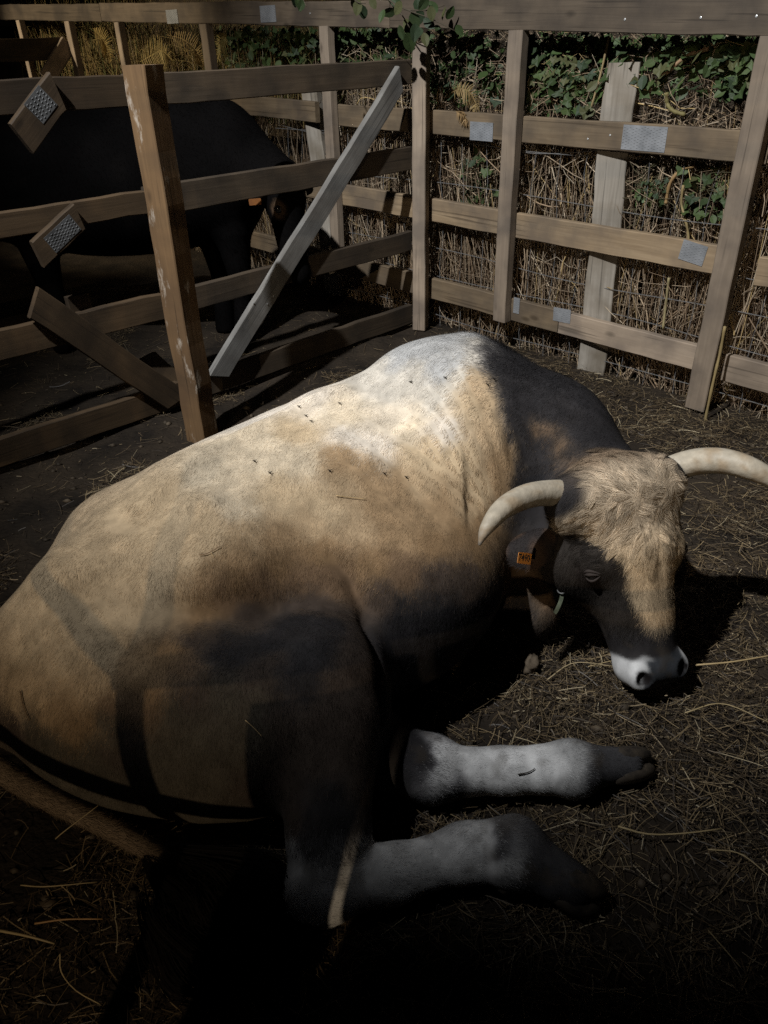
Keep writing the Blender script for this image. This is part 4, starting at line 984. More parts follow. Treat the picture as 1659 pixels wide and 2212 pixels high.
# ------------------------------------------------------------------ ground and bank
M_GROUND = None
m, nt, b = mat_new('trampled_muck'); L = nt.links.new
tc = node(nt, 'ShaderNodeTexCoord'); nz = node(nt, 'ShaderNodeTexNoise'); nz.inputs['Scale'].default_value = 3.0; nz.inputs['Detail'].default_value = 10; nz.inputs['Roughness'].default_value = 0.68
L(tc.outputs['Object'], nz.inputs['Vector'])
cr = node(nt, 'ShaderNodeValToRGB'); e = cr.color_ramp.elements; e[0].position = 0.35; e[0].color = (0.008, 0.006, 0.0045, 1); e[1].position = 0.7; e[1].color = (0.036, 0.026, 0.017, 1)
L(nz.outputs[0], cr.inputs[0]); L(cr.outputs[0], b.inputs['Base Color'])
n2 = node(nt, 'ShaderNodeTexNoise'); n2.inputs['Scale'].default_value = 55; n2.inputs['Detail'].default_value = 6; L(tc.outputs['Object'], n2.inputs['Vector'])
bp = node(nt, 'ShaderNodeBump'); bp.inputs['Strength'].default_value = 0.9; bp.inputs['Distance'].default_value = 0.012; L(n2.outputs[0], bp.inputs['Height']); L(bp.outputs[0], b.inputs['Normal'])
b.inputs['Roughness'].default_value = 0.85; b.inputs['Specular IOR Level'].default_value = 0.15
M_GROUND = m
def ground_z(P):
    P = np.asarray(P, float); Q = np.column_stack([P[:, 0], P[:, 1], 0 * P[:, 0]])
    return -0.014 + 0.014 * vnoise(Q, 3.0, 90) + 0.010 * vnoise(Q, 10.0, 91)
xs = np.concatenate([np.linspace(-45, -4.2, 12), np.linspace(-4, 4, 180), np.linspace(4.2, 45, 12)])
ys = np.concatenate([np.linspace(-30, -1.7, 10), np.linspace(-1.5, 8, 200), np.linspace(8.3, 60, 14)])
X, Y = np.meshgrid(xs, ys, indexing='ij'); GP = np.column_stack([X.ravel(), Y.ravel(), 0 * X.ravel()]); GP[:, 2] = ground_z(GP)
ny = len(ys); ii = (np.arange(len(xs) - 1)[:, None] * ny + np.arange(ny - 1)[None]).ravel()
GF = np.stack([ii, ii + ny, ii + ny + 1, ii + 1], 1)
tag(obj('ground', GP, GF, M_GROUND, None, True), kind='structure')

M_EARTH = mat_noise('bank_earth', (0.010, 0.008, 0.006), (0.05, 0.038, 0.026), 6, 0.9, 0.1, 0.8, dist=0.02)
def bank_z(t): return 1.75 * smooth01(t, 0.25, 1.5) + 0.55 * smooth01(t, 1.4, 6)
ts = np.concatenate([np.linspace(0.16, 1.7, 26), np.linspace(1.9, 22, 12)]); ss = np.linspace(-9, 16, 150)
BP = []
for s in ss:
    for t in ts:
        p = bf(s, 0, -t); q = np.array([[p[0], p[1], t]])
        z = bank_z(np.array([t]))[0] + 0.05 * s * (s > 0) * smooth01(np.array([t]), 0.2, 1.0)[0] * 0.5
        z += 0.07 * vnoise(q, 2.2, 95)[0] * min(1, t * 2) + 0.03 * vnoise(q, 7.0, 96)[0] * min(1, t * 2) - 0.03 * (t < 0.2)
        BP.append((p[0], p[1], z))
nb = len(ts); ii = (np.arange(len(ss) - 1)[:, None] * nb + np.arange(nb - 1)[None]).ravel()
tag(obj('bank', BP, np.stack([ii, ii + 1, ii + nb + 1, ii + nb], 1), M_EARTH, None, True), kind='structure')
# ------------------------------------------------------------------ plants on the bank
M_STALK = mat_attr('dry_stalks', 0.7, 0.25)
M_LEAF = mat_attr('leaf_green', 0.55, 0.2)
M_STRAW = mat_attr('straw', 0.55, 0.35)
def tubes_many(paths, rads, cols, n=3):
    """many thin stems as one mesh; paths (N, m, 3)"""
    paths = np.asarray(paths); N, m, _ = paths.shape
    t = norm(np.gradient(paths, axis=1)); ref = np.array([0.37, 0.21, 0.9])
    u = norm(np.cross(t, np.where(np.abs(t[..., 2:3]) > 0.8, np.array([0.9, 0.4, 0.1]), ref))); w = np.cross(t, u)
    V = np.empty((N, m, n, 3))
    for k in range(n):
        an = 2 * pi * k / n
        V[:, :, k] = paths + np.asarray(rads)[..., None] * (cos(an) * u + sin(an) * w)
    base = np.arange(N)[:, None, None] * m * n + np.arange(m - 1)[None, :, None] * n
    k = np.arange(n)[None, None]; k2 = (k + 1) % n
    F = np.stack([base + k, base + k2, base + n + k2, base + n + k], -1).reshape(-1, 4)
    C = np.repeat(cols, m * n, 0)
    return V.reshape(-1, 3), F, C
def stuff(name, V, F, C, mat, parent=None):
    me = new_mesh(name, V, F, mat); set_col(me, np.clip(C, 0.004, 0.9)); o = link(name, me, parent); return tag(o, kind='stuff')
g = np.random.default_rng(77)
# upright dry stalks
N = 1900; s = g.uniform(-1.8, 5.2, N); s = np.where(g.random(N) < 0.6, g.uniform(-0.9, 2.7, N), s)
t0 = 0.10 + 0.36 * g.random(N) ** 1.6; hgt = g.uniform(0.45, 1.4, N) * (1 + 0.04 * s); zb = bank_z(t0) - 0.02
lean = g.normal(size=(N, 2)) * 0.10 * (0.3 + 1.8 * g.random((N, 1)) ** 2); bend = g.normal(size=(N, 2)) * 0.07
q = np.linspace(0, 1, 6)[None, :]
ps = s[:, None] + lean[:, :1] * q + bend[:, :1] * np.sin(q * 4); pt = np.maximum(t0[:, None] + (lean[:, 1:] * 0.6 - 0.05) * q + 0.5 * bend[:, 1:] * np.sin(q * 5), 0.07)
paths = P3 + ps[..., None] * D1 - pt[..., None] * N1 + (zb[:, None] + hgt[:, None] * q)[..., None] * UPZ
rad = (g.uniform(0.0018, 0.0036, N) * (1 + 0.6 * (g.random(N) < 0.18)) * (1 + 0.0))[:, None] * (1 - 0.45 * q)
base = np.array([(0.30, 0.225, 0.15), (0.20, 0.14, 0.088), (0.37, 0.30, 0.215), (0.11, 0.073, 0.046), (0.31, 0.22, 0.10)])
cols = base[g.choice(5, N, p=[.34, .26, .16, .17, .07])] * g.uniform(0.7, 1.2, N)[:, None]
V, F, C = tubes_many(paths, rad, cols); stuff('dry_stalks', V, F, C, M_STALK)
# tangle of fine twigs and bramble canes
N = 3600; s = g.uniform(-1.6, 6.5, N); s = np.where(g.random(N) < 0.55, g.uniform(-0.8, 2.3, N), s)
t0 = g.uniform(0.10, 0.95, N); zc = bank_z(t0) + g.uniform(0.0, 0.65, N) ** 1.0 * np.where(g.random(N) < 0.5, 1.0, 0.5)
ln = g.uniform(0.12, 0.55, N); d = norm(g.normal(size=(N, 3)) * (1.0, 0.45, 0.75)); cv = g.normal(size=(N, 3)) * 0.35
q = np.linspace(-0.5, 0.5, 7)[None, :, None]
loc = np.stack([s, t0, zc], 1)[:, None] + ln[:, None, None] * (d[:, None] * q + cv[:, None] * (q * q) + 0.06 * np.sin(q * 14 + g.uniform(0, 6, (N, 1, 1))) * norm(g.normal(size=(N, 1, 3))))
loc[..., 1] = np.maximum(loc[..., 1], 0.06); loc[..., 2] = np.maximum(loc[..., 2], 0.004)
paths = P3 + loc[..., :1] * D1 - loc[..., 1:2] * N1 + loc[..., 2:] * UPZ
rad = g.uniform(0.0008, 0.0024, N)[:, None] * np.linspace(1, 0.5, 7)[None]
cols = base[g.choice(5, N, p=[.3, .3, .12, .25, .03])] * g.uniform(0.55, 1.15, N)[:, None] * (0.95, 0.92, 0.92)
V, F, C = tubes_many(paths, rad, cols)
N = 2300; s = g.uniform(-1.2, 2.6, N); t0 = 0.07 + 0.3 * g.random(N) ** 1.5; zc = np.where(g.random(N) < 0.65, g.uniform(1.02, 1.52, N), g.uniform(0.02, 1.05, N)); ln = g.uniform(0.15, 0.6, N)
d = norm(g.normal(size=(N, 3)) * (1.0, 0.2, 0.55)); cv = g.normal(size=(N, 3)) * 0.3
loc = np.stack([s, t0, zc], 1)[:, None] + ln[:, None, None] * (d[:, None] * q + cv[:, None] * (q * q) + 0.05 * np.sin(q * 14 + g.uniform(0, 6, (N, 1, 1))) * norm(g.normal(size=(N, 1, 3))))
loc[..., 1] = np.maximum(loc[..., 1], 0.055); loc[..., 2] = np.maximum(loc[..., 2], 0.004)
paths = P3 + loc[..., :1] * D1 - loc[..., 1:2] * N1 + loc[..., 2:] * UPZ
rad = g.uniform(0.0009, 0.0028, N)[:, None] * np.linspace(1, 0.5, 7)[None]
cols = base[g.choice(5, N, p=[.3, .3, .15, .2, .05])] * g.uniform(0.6, 1.15, N)[:, None]
V2, F2, C2 = tubes_many(paths, rad, cols)
N = 150; s = g.uniform(-0.9, 2.4, N); t0 = 0.075 + 0.12 * g.random(N); zc = g.uniform(0.15, 1.45, N); ln = g.uniform(0.35, 0.95, N)
d = norm(g.normal(size=(N, 3)) * (0.75, 0.08, 0.9)); cv = g.normal(size=(N, 3)) * (0.5, 0.05, 0.4); q9 = np.linspace(-0.5, 0.5, 9)[None, :, None]
loc = np.stack([s, t0, zc], 1)[:, None] + ln[:, None, None] * (d[:, None] * q9 + cv[:, None] * (q9 * q9) + 0.03 * np.sin(q9 * 11 + g.uniform(0, 6, (N, 1, 1))) * norm(g.normal(size=(N, 1, 3))))
loc[..., 1] = np.maximum(loc[..., 1], 0.06); loc[..., 2] = np.clip(loc[..., 2], 0.004, 1.6)
paths = P3 + loc[..., :1] * D1 - loc[..., 1:2] * N1 + loc[..., 2:] * UPZ
V3, F3, C3 = tubes_many(paths, g.uniform(0.0016, 0.0040, N)[:, None] * np.linspace(1, 0.6, 9)[None], base[g.choice(5, N, p=[.35, .2, .3, .05, .1])] * g.uniform(0.8, 1.3, N)[:, None], 4)
stuff('dry_twigs', np.vstack([V, V2, V3]), np.vstack([F, F2 + len(V), F3 + len(V) + len(V2)]), np.vstack([C, C2, C3]), M_STALK)
# thick bent stems one can tell apart
for k, (lab, pts, r, c) in enumerate((
    ('thick orange bent stem hooked over in front of the pale post', ((1500, 358), (1470, 368), (1448, 395), (1440, 430), (1438, 440)), 0.0075, (0.20, 0.125, 0.055)),
    ('yellow crooked stem hanging below the orange hooked one', ((1476, 400), (1472, 440), (1480, 470), (1487, 510), (1484, 545)), 0.0055, (0.20, 0.15, 0.07)),
    ('long straight yellow cane leaning up from the second rail', ((1315, 80), (1300, 150), (1282, 215), (1268, 260)), 0.005, (0.21, 0.155, 0.08)),
    ('mossy green curved stem looping just above the second rail', ((1440, 200), (1442, 225), (1455, 240), (1480, 248)), 0.0085, (0.14, 0.115, 0.045)),
    ('smooth forked brown root arching out of the ivy at upper right', ((1530, 105), (1490, 118), (1465, 135), (1440, 158), (1420, 160)), 0.008, (0.22, 0.14, 0.08)),
    ('yellow stalk standing between the two lower rails right of centre', ((1445, 600), (1438, 660), (1432, 710)), 0.006, (0.19, 0.155, 0.08)),
    ('tall split yellow stick leaning on the right upright foot', ((1566, 705), (1556, 760), (1542, 820), (1525, 900), (1520, 935)), 0.0065, (0.21, 0.155, 0.07)))):
    tt = -0.055 if k < 6 else 0.09
    P = [bpix(x, y, tt - 0.012 * (i % 2)) for i, (x, y) in enumerate(pts)]
    mb = MB(); S = spline(P, 22); mb.tube(S, r * (1 + 0.15 * np.sin(np.arange(22) * 1.7)), 7)
    me = new_mesh('stem', mb.v, mb.f, M_STALK, True); VV = np.array(mb.v)
    set_col(me, np.array(c)[None] * (1 + 0.25 * vnoise(VV, 40, 101 + k))[:, None]); tag(link('dead_stem', me), lab, 'stem', 'thick stems in the hedge')
# ivy and bramble leaves
LEAF = np.array([(0, 0, 0), (0.20, 0.30, 0.02), (0.55, 0.22, 0.05), (0.48, 0.58, 0.03), (0.22, 0.72, 0.03), (0, 1.0, -0.05), (-0.22, 0.72, 0.03), (-0.48, 0.58, 0.03), (-0.55, 0.22, 0.05), (-0.20, 0.30, 0.02), (0, 0.45, -0.04)])
OVAL = np.array([(0, 0, 0), (0.20, 0.12, 0.01), (0.33, 0.35, 0.03), (0.31, 0.6, 0.03), (0.17, 0.85, 0.01), (0, 1.0, -0.04), (-0.17, 0.85, 0.01), (-0.31, 0.6, 0.03), (-0.33, 0.35, 0.03), (-0.20, 0.12, 0.01), (0, 0.5, -0.03)])
LF = [(10, k, k + 1) for k in range(9)] + [(10, 9, 0)]
def leaf_basis(g, facing, droop=0.7):
    nn = norm(facing + g.normal(size=3) * 0.55); dn = norm(np.array([0, 0, -1.0]) * droop + g.normal(size=3) * 0.6)
    y = norm(dn - nn * np.dot(dn, nn)); return np.cross(y, nn), y, nn
leaf_mats = []
for k in range(5):
    c = ((0.027, 0.042, 0.015), (0.036, 0.057, 0.019), (0.048, 0.070, 0.022), (0.024, 0.038, 0.018), (0.066, 0.068, 0.028))[k]
    leaf_mats.append(mat_noise('ivy_leaf_%s' % ('dark', 'mid', 'bright', 'blue', 'yellow')[k], tuple(v * 0.62 for v in c), tuple(v * 1.05 for v in c), 30, 0.55, 0.22, 0.3))
leaf_me = [new_mesh('leaf', (LEAF if k % 3 else OVAL) * (1, 1, 1), LF, leaf_mats[k % 5]) for k in range(15)]
def ivy(lab, cat, boxes, n_parts, n_stuff, seed, name='ivy_bush', facing=N1 + np.array([0, 0, 0.5]), size=(0.035, 0.07)):
    g = np.random.default_rng(seed); pos = []
    for n in range(n_parts + n_stuff):
        bx = boxes[g.choice(len(boxes), p=np.array([b_[5] for b_ in boxes]) / sum(b_[5] for b_ in boxes))]
        x = g.uniform(bx[0], bx[2]); y = bx[1] + (bx[3] - bx[1]) * g.random(); pos.append(bpix(x, y, -g.uniform(0.05, bx[4])))
    root = thing(name, lab, cat, pos[0] * (1, 1, 0))
    order = np.argsort([-(p @ N1) for p in pos]); 
    V = []; F = []; C = []
    for r_, i in enumerate(order):
        p = pos[i]; x, y, nn = leaf_basis(g, facing); sz = g.uniform(*size)
        if r_ < n_parts:
            o = bpy.data.objects.new('leaf', leaf_me[g.integers(15)]); COL.objects.link(o); o.parent = root; o.matrix_parent_inverse = Matrix.Translation(-root.location)
            o.matrix_basis = Matrix.Translation(p) @ Matrix((x * sz, y * sz, nn * sz)).transposed().to_4x4()
        else:
            b0 = len(V) ; sh = LEAF if g.random() < 0.65 else OVAL
            V += list(p + sz * (sh[:, :1] * x + sh[:, 1:2] * y + sh[:, 2:] * nn)); F += [tuple(b0 + k for k in f) for f in LF]
            c = np.array(((0.03, 0.048, 0.015), (0.038, 0.062, 0.02), (0.05, 0.076, 0.024))[g.integers(3)]) * g.uniform(0.6, 1.2); C += [c] * 11
    st = stuff('foliage', np.array(V), np.array(F), np.array(C), M_LEAF, root)
    N = 60; bx = boxes[0]; cs = np.array([pos[i] for i in g.integers(0, len(pos), N)])
    q = np.linspace(0, 1, 6)[None, :, None]; d = norm(g.normal(size=(N, 1, 3)) + np.array([0, 0, 0.3])); d = d - N1 * np.maximum(d @ N1, 0)[..., None]; paths = cs[:, None] + d * q * g.uniform(0.1, 0.35, (N, 1, 1)) + D1 * 0.03 * np.sin(q * 7)
    Vt, Ft, Ct = tubes_many(paths, np.full((N, 6), 0.0016), np.tile((0.09, 0.075, 0.04), (N, 1)) * g.uniform(.6, 1.2, (N, 1)))
    me = new_mesh('vine', Vt, Ft, M_STALK); set_col(me, Ct); tag(link('vine', me, root), kind='stuff')
ivy('dark green ivy massed along the top of the bank right of the corner post', 'ivy', [(915, 75, 1080, 215, .35, 3), (1110, 70, 1330, 215, .40, 4), (1330, 75, 1650, 140, .5, 3), (1560, 90, 1640, 200, .12, 2.2), (1330, 110, 1560, 200, .12, .6), (1115, 150, 1330, 235, .12, 1.0), (1120, 90, 1240, 215, .2, 2)], 260, 1500, 31)
ivy('dim green bush behind the gate top, left of the corner post', 'bush', [(470, 60, 690, 135, .5, 2), (700, 60, 880, 135, .5, 2.5)], 120, 900, 32)
ivy('few green leaves among the stalks between second and third rail by the middle upright', 'ivy', [(1000, 320, 1075, 440, .2, 1)], 26, 20, 33, 'ivy_sprig')
ivy('small green bramble sprig among the stalks just left of the right upright', 'bramble', [(1480, 355, 1580, 470, .12, 1.5)], 26, 12, 34, 'bramble_sprig')
ivy('ferny green tuft right of the broad pale post', 'fern', [(1370, 385, 1440, 440, .12, 1)], 20, 40, 35, 'fern_tuft', size=(0.018, 0.035))
# dried fern fronds
def frond(lab, pts, c, out, wd=0.055):
    P = spline([bpix(x, y, out) for x, y in pts], 26); g = np.random.default_rng(int(pts[0][0])); paths = [];
    me_mb = MB(); me_mb.tube(P, 0.0016, 4); t = norm(np.gradient(P, axis=0))
    for i in range(2, 26):
        sd = norm(np.cross(t[i], N1)); w_ = wd * sin(pi * (i / 26.0) ** 0.7) + 0.006
        for sg in (-1, 1):
            q = np.linspace(0, 1, 5)[:, None]; pp = P[i] + sd * sg * w_ * q + t[i] * w_ * 0.35 * q + N1 * 0.01 * g.normal() * q - UPZ * 0.015 * q * q
            me_mb.tube(pp, [0.0022, 0.003, 0.0026, 0.0018, 0.0007], 3)
    me = new_mesh('frond', me_mb.v, me_mb.f, M_STALK); VV = np.array(me_mb.v)
    set_col(me, np.array(c)[None] * (1 + 0.3 * vnoise(VV, 60, 7))[:, None]); return tag(link('fern_frond', me), lab, 'fern', 'dry fern fronds on the bank')
frond('curled golden dry fern frond resting above the second rail left of the middle upright', ((975, 200), (995, 192), (1015, 200), (1028, 225), (1022, 240)), (0.20, 0.14, 0.06), -0.03, 0.045)
frond('small brown dry fern frond drooping over the second rail', ((985, 240), (1000, 250), (1008, 268)), (0.20, 0.13, 0.06), 0.012, 0.02)
frond('pale dry fern frond spread behind the gate top near the old post', ((300, 135), (330, 118), (350, 110), (372, 130)), (0.30, 0.22, 0.08), -0.05, 0.12)
frond('ragged dry fern frond right of the pale one behind the gate top', ((360, 75), (395, 85), (425, 110), (440, 140)), (0.22, 0.15, 0.06), -0.10, 0.10)
frond('yellowed dry fern frond right of the third small upright behind the gate', ((490, 70), (480, 95), (470, 130)), (0.24, 0.18, 0.06), -0.06, 0.08)
frond('tangled dry fern frond left of the third small upright, upper left', ((200, 60), (225, 90), (240, 130)), (0.26, 0.18, 0.06), -0.08, 0.12)
# grass tufts left of the gate, on the bank
N = 2600; g = np.random.default_rng(88); s = g.uniform(2.6, 7.5, N); t0 = g.uniform(0.1, 0.9, N); zb = 0.85 + 0.04 * s + 0.35 * g.random(N)
q = np.linspace(0, 1, 5)[None]; d = g.normal(size=(N, 2)) * 0.25; ln = g.uniform(0.25, 0.75, N)
loc = np.stack([s[:, None] + d[:, :1] * q ** 2, t0[:, None] + d[:, 1:] * q ** 2 * 0.5 + 0 * q, zb[:, None] + ln[:, None] * (q - 0.35 * q * q * np.abs(d[:, :1]) * 4)], -1); loc[..., 1] = np.maximum(loc[..., 1], 0.05)
paths = P3 + loc[..., :1] * D1 - loc[..., 1:2] * N1 + loc[..., 2:] * UPZ
cols = np.array([(0.26, 0.19, 0.07), (0.18, 0.12, 0.05), (0.12, 0.12, 0.04)])[g.choice(3, N)] * g.uniform(.6, 1.2, N)[:, None]
V, F, C = tubes_many(paths, g.uniform(.0015, .004, N)[:, None] * (1.1 - q), cols); stuff('dry_grass', V, F, C, M_STALK)
# leafy branch hanging over the top rail
br = thing('leafy_branch', 'leafy dark branch hanging over the top rail at the corner post', 'branch', CAM + ray(890, 40) * 3.60)
for pts in (((800, -40), (840, 0), (880, 22), (930, 40), (985, 68)), ((850, 8), (870, 35), (885, 60)), ((640, -30), (655, 0), (662, 14)), ((880, 22), (925, 22), (960, 12)), ((740, -30), (770, 3), (790, 8))):
    mb = MB(); mb.tube(spline([CAM + ray(x, y) * 3.60 for x, y in pts], 14), np.linspace(0.004, 0.0015, 14), 6)
    me = new_mesh('twig', mb.v, mb.f, M_STALK, True); set_col(me, np.tile((0.05, 0.04, 0.025), (len(mb.v), 1))); link('twig', me, br)
g = np.random.default_rng(12)
for (x, y, sz) in [(640, 4, .06), (655, 8, .055), (632, -4, .06), (775, 6, .07), (783, 18, .07), (760, 2, .05), (800, 2, .055), (840, 12, .07), (856, 30, .075), (868, 12, .07), (880, 78, .095), (905, 25, .07), (915, 48, .07), (930, 20, .065), (945, 35, .06), (962, 22, .06), (965, 50, .065), (985, 62, .055), (898, 58, .08), (874, 48, .08), (900, 5, .07), (925, 2, .07), (850, -5, .08), (885, -8, .08), (830, 28, .06), (940, 62, .05), (862, 62, .07), (915, 78, .06), (888, 35, .08), (905, 66, .075)]:
    p = CAM + ray(x, y - 8) * (3.60 + g.normal() * 0.06); xx, yy, nn = leaf_basis(g, norm(CAM - p), 1.0)
    o = bpy.data.objects.new('leaf', leaf_me[(0, 3, 6, 9)[g.integers(4)]]); COL.objects.link(o); o.parent = br; o.matrix_parent_inverse = Matrix.Translation(-br.location)
    o.matrix_basis = Matrix.Translation(p) @ Matrix((xx * sz, yy * sz, nn * sz)).transposed().to_4x4()

# ------------------------------------------------------------------ black cow behind the gate
def cow_sdf(P):
    f = sweep(P, [(-2.05, 4.35, 0.88, .22, .27), (-1.6, 4.45, 0.86, .31, .36), (-1.15, 4.50, 0.86, .31, .36), (-0.78, 4.50, 0.90, .24, .33)])
    f = smin(f, cone(P, (-1.9, 4.4, 1.12), (-0.8, 4.5, 1.14), .08, .09), .1)
    f = smin(f, cone(P, (-0.75, 4.48, 0.95), (-0.50, 4.25, 0.88), .22, .13), .08)
    f = smin(f, ellip(P, (-0.46, 4.14, 0.84), (.105, .12, .13)), .05)
    f = smin(f, cone(P, (-0.46, 4.10, 0.80), (-0.42, 4.02, 0.50), .09, .065), .05)
    f = smin(f, ellip(P, (-0.42, 4.01, 0.47), (.072, .07, .06)), .03)
    for x, y in ((-0.80, 4.42), (-0.95, 4.62), (-1.85, 4.34), (-1.95, 4.52)):
        f = smin(f, cone(P, (x, y, 0.6), (x + .02, y, 0.3), .10, .055), .06); f = smin(f, cone(P, (x + .02, y, 0.3), (x, y, 0.0), .05, .06), .03)
    return smax(f, -(P[:, 2] + 0.02), 0.01)
CV, CF = surface_nets(cow_sdf, (-2.4, 3.7, -0.06), (-0.1, 5.0, 1.32), 0.018); CV = relax(CV, CF, 4); CNn = vnormals(CV, CF)
cow = thing('cow', 'black cow standing in the dark behind the gate with an orange ear tag', 'cow', (-1.2, 4.4, 0))
CC = np.tile((0.0024, 0.0021, 0.0021), (len(CV), 1)) * (1 + 0.4 * vnoise(CV, 8, 41))[:, None]
br_ = smooth01(vnoise(CV, 9.0, 42), .45, .8)[:, None] * .0; CC = CC * (1 - br_) + np.array((.010, .007, .005)) * br_
ctree = BVHTree.FromPolygons([tuple(v) for v in CV], [tuple(f) for f in CF.tolist()])
ep, en = surf(600, 452, ctree)
if ep is not None:
    d = np.linalg.norm(CV - ep, axis=1); w = (smooth01(d, .012, .022) * (1 - smooth01(d, .03, .05)))[:, None] * .8; CC = CC * (1 - w) + np.array((.07, .045, .028)) * w
me = new_mesh('body', CV, CF, M_BLACK, True); set_col(me, np.clip(CC, .001, 1)); link('body', me, cow)
fl_ = np.tile((0.5, -0.1, -0.8), (len(CV), 1)); fur_mesh('coat_hair', CV, CF, CNn, CC, fl_, 40000, 0.02, 0.002, 0.2, np.ones(len(CV)), M_BLACK, cow, 0.25, 31)
if ep is not None: ball('eye', ep - en * 0.006, 0.02, M_EYE, cow)
for sg, (bx, tx_) in ((-1, ((-0.52, 4.06, 0.90), (548, 428))), (1, ((-0.36, 4.16, 0.92), (660, 410)))):
    bx = np.array(bx); tp_ = CAM + ray(*tx_) * ((bx - CAM) @ FWD - 0.05); A = norm(tp_ - bx); W = norm(np.cross(A, norm(CAM - bx))); nn = np.cross(W, A); V = []; F = []
    for i in range(9):
        q = i / 8; h_ = 0.055 * (0.4 + 1.2 * q) * (1 - q) ** 0.55 + 0.002
        for j in range(7):
            r_ = j / 3 - 1; V.append(bx + (tp_ - bx) * q + W * h_ * r_ - nn * 0.03 * r_ * r_)
    F = np.array([(i * 7 + j, i * 7 + j + 1, (i + 1) * 7 + j + 1, (i + 1) * 7 + j) for i in range(8) for j in range(6)])
    V = np.array(V); nv = len(V); V2 = np.vstack([V, V - nn * 0.006]); F2 = np.vstack([F, F[:, ::-1] + nv])
    me = new_mesh('ear', V2, F2, M_BLACK, True); set_col(me, np.tile((.016, .013, .012), (len(V2), 1))); link('ear', me, cow)
tcc = CAM + ray(551, 436) * ((np.array((-0.56, 4.02, .87)) - CAM) @ FWD - 0.06); tn = norm(norm(CAM - tcc) + np.array([0.2, 0, 0.2])); ux = norm(np.cross(UPZ, tn))
plate(tcc, ux, np.cross(tn, ux), tn, 0.030, 0.015, 0.001, 0.004, 'ear_tag', mat_noise('dull_tag_plastic', (0.10, 0.035, 0.008), (0.16, 0.06, 0.012), 20, 0.6, 0.2, 0), cow)

# ------------------------------------------------------------------ straw litter
def straw_mesh(cx, cy, n, seed, lmin, lmax, w0, w1, hmax=0.022, pal=None):
    g = np.random.default_rng(seed)
    ln = lmin + (lmax - lmin) * g.random(n) ** 2.2; an = g.uniform(0, 2 * pi, n); tl = g.normal(size=n) * 0.13
    d = np.stack([np.cos(an) * np.cos(tl), np.sin(an) * np.cos(tl), np.sin(tl)], 1); wv = g.uniform(w0, w1, n)
    c = np.stack([cx, cy, 0 * cx], 1); c[:, 2] = ground_z(c) + 0.003 + hmax * g.random(n) ** 2
    sd = np.stack([-np.sin(an), np.cos(an), g.normal(size=n) * 0.35], 1); bendv = g.normal(size=n) * 0.10
    k = np.array([-0.5, -0.1, 0.22, 0.5])
    pts = c[:, None] + d[:, None] * (ln[:, None] * k)[..., None] + (sd * (ln * bendv)[:, None])[:, None] * (k * k * 2)[None, :, None]
    pts[..., 2] = np.maximum(pts[..., 2], c[:, None, 2] - 0.006)
    keep = np.ones(n, bool)
    for j in (0, 1, 2, 3): keep &= bull_sdf(pts[:, j]) > 0.004
    pts, sd, wv = pts[keep], sd[keep], wv[keep]; n = len(pts)
    V = np.stack([pts - (sd * wv[:, None])[:, None] * .5, pts + (sd * wv[:, None])[:, None] * .5], 2).reshape(-1, 3)
    i0 = (np.arange(n)[:, None] * 4 + np.arange(3)[None]) * 2
    F = np.stack([i0, i0 + 1, i0 + 3, i0 + 2], -1).reshape(-1, 4)
    pal = np.array(pal if pal is not None else [(0.18, 0.13, 0.07), (0.10, 0.07, 0.038), (0.052, 0.037, 0.022), (0.028, 0.020, 0.014), (0.32, 0.26, 0.165)])
    cl = pal[g.choice(len(pal), n, p=[.20, .28, .26, .21, .05])] * g.uniform(.7, 1.25, n)[:, None]
    return V, F, np.repeat(cl, 8, 0)
g = np.random.default_rng(55)
n = 240000; cx = g.uniform(-2.6, 2.3, n); cy = 0.35 + 4.6 * g.random(n) ** 1.35
dens = 0.42 + 0.60 * vnoise(np.stack([cx, cy, 0 * cx], 1), 2.3, 56) + 0.60 * vnoise(np.stack([cx, cy, 0 * cx], 1), 6.5, 57)
dens += 0.7 * np.exp(-((cx - 0.45) ** 2 + (cy - 1.65) ** 2) / 0.12)
lf = (1 - smooth01(cx - 0.35 * (cy - 1.6), -0.75, -0.1)) * smooth01(cy, 1.3, 1.9)
vn = vnoise(np.stack([cx, cy, 0 * cx], 1), 3.5, 59); dens = dens * (1 - lf) + lf * np.where(vn > 0.42, 0.8, 0.05)
k = g.random(n) < np.clip(dens, 0.03, 1); inpen = (np.stack([cx, cy, 0 * cx], 1) - P3) @ N1 > -0.12
V, F, C = straw_mesh(cx[k & inpen], cy[k & inpen], int((k & inpen).sum()), 58, 0.008, 0.11, 0.0008, 0.0022)
stuff('straw_litter', V, F, C, M_STRAW)
# crumbs of muck and dung trodden into the litter
n = 1500; cx = g.uniform(-2.0, 2.0, n); cy = 0.4 + 3.2 * g.random(n) ** 1.2; bs0 = np.array([(1, 0, 0), (-1, 0, 0), (0, 1, 0), (0, -1, 0), (0, 0, 1), (0, 0, -1)], float)
bf0 = np.array([(0, 2, 4), (2, 1, 4), (1, 3, 4), (3, 0, 4), (2, 0, 5), (1, 2, 5), (3, 1, 5), (0, 3, 5)])
cc = np.stack([cx, cy, 0 * cx], 1); cc[:, 2] = ground_z(cc) + .002; kp = (bull_sdf(cc) > .02) & ((cc - P3) @ N1 > 0); cc = cc[kp]; n = len(cc)
rr = (.004 + .017 * g.random(n) ** 3)[:, None, None] * g.uniform(.6, 1.35, (n, 6, 1)); Vc = cc[:, None] + bs0[None] * rr * (1.2, 1.0, .6)
stuff('muck_crumbs', Vc.reshape(-1, 3), (np.arange(n)[:, None, None] * 6 + bf0[None]).reshape(-1, 3), np.repeat(np.array((.05, .037, .024))[None] * g.uniform(.4, 1.5, (n, 1)), 6, 0), M_STALK)
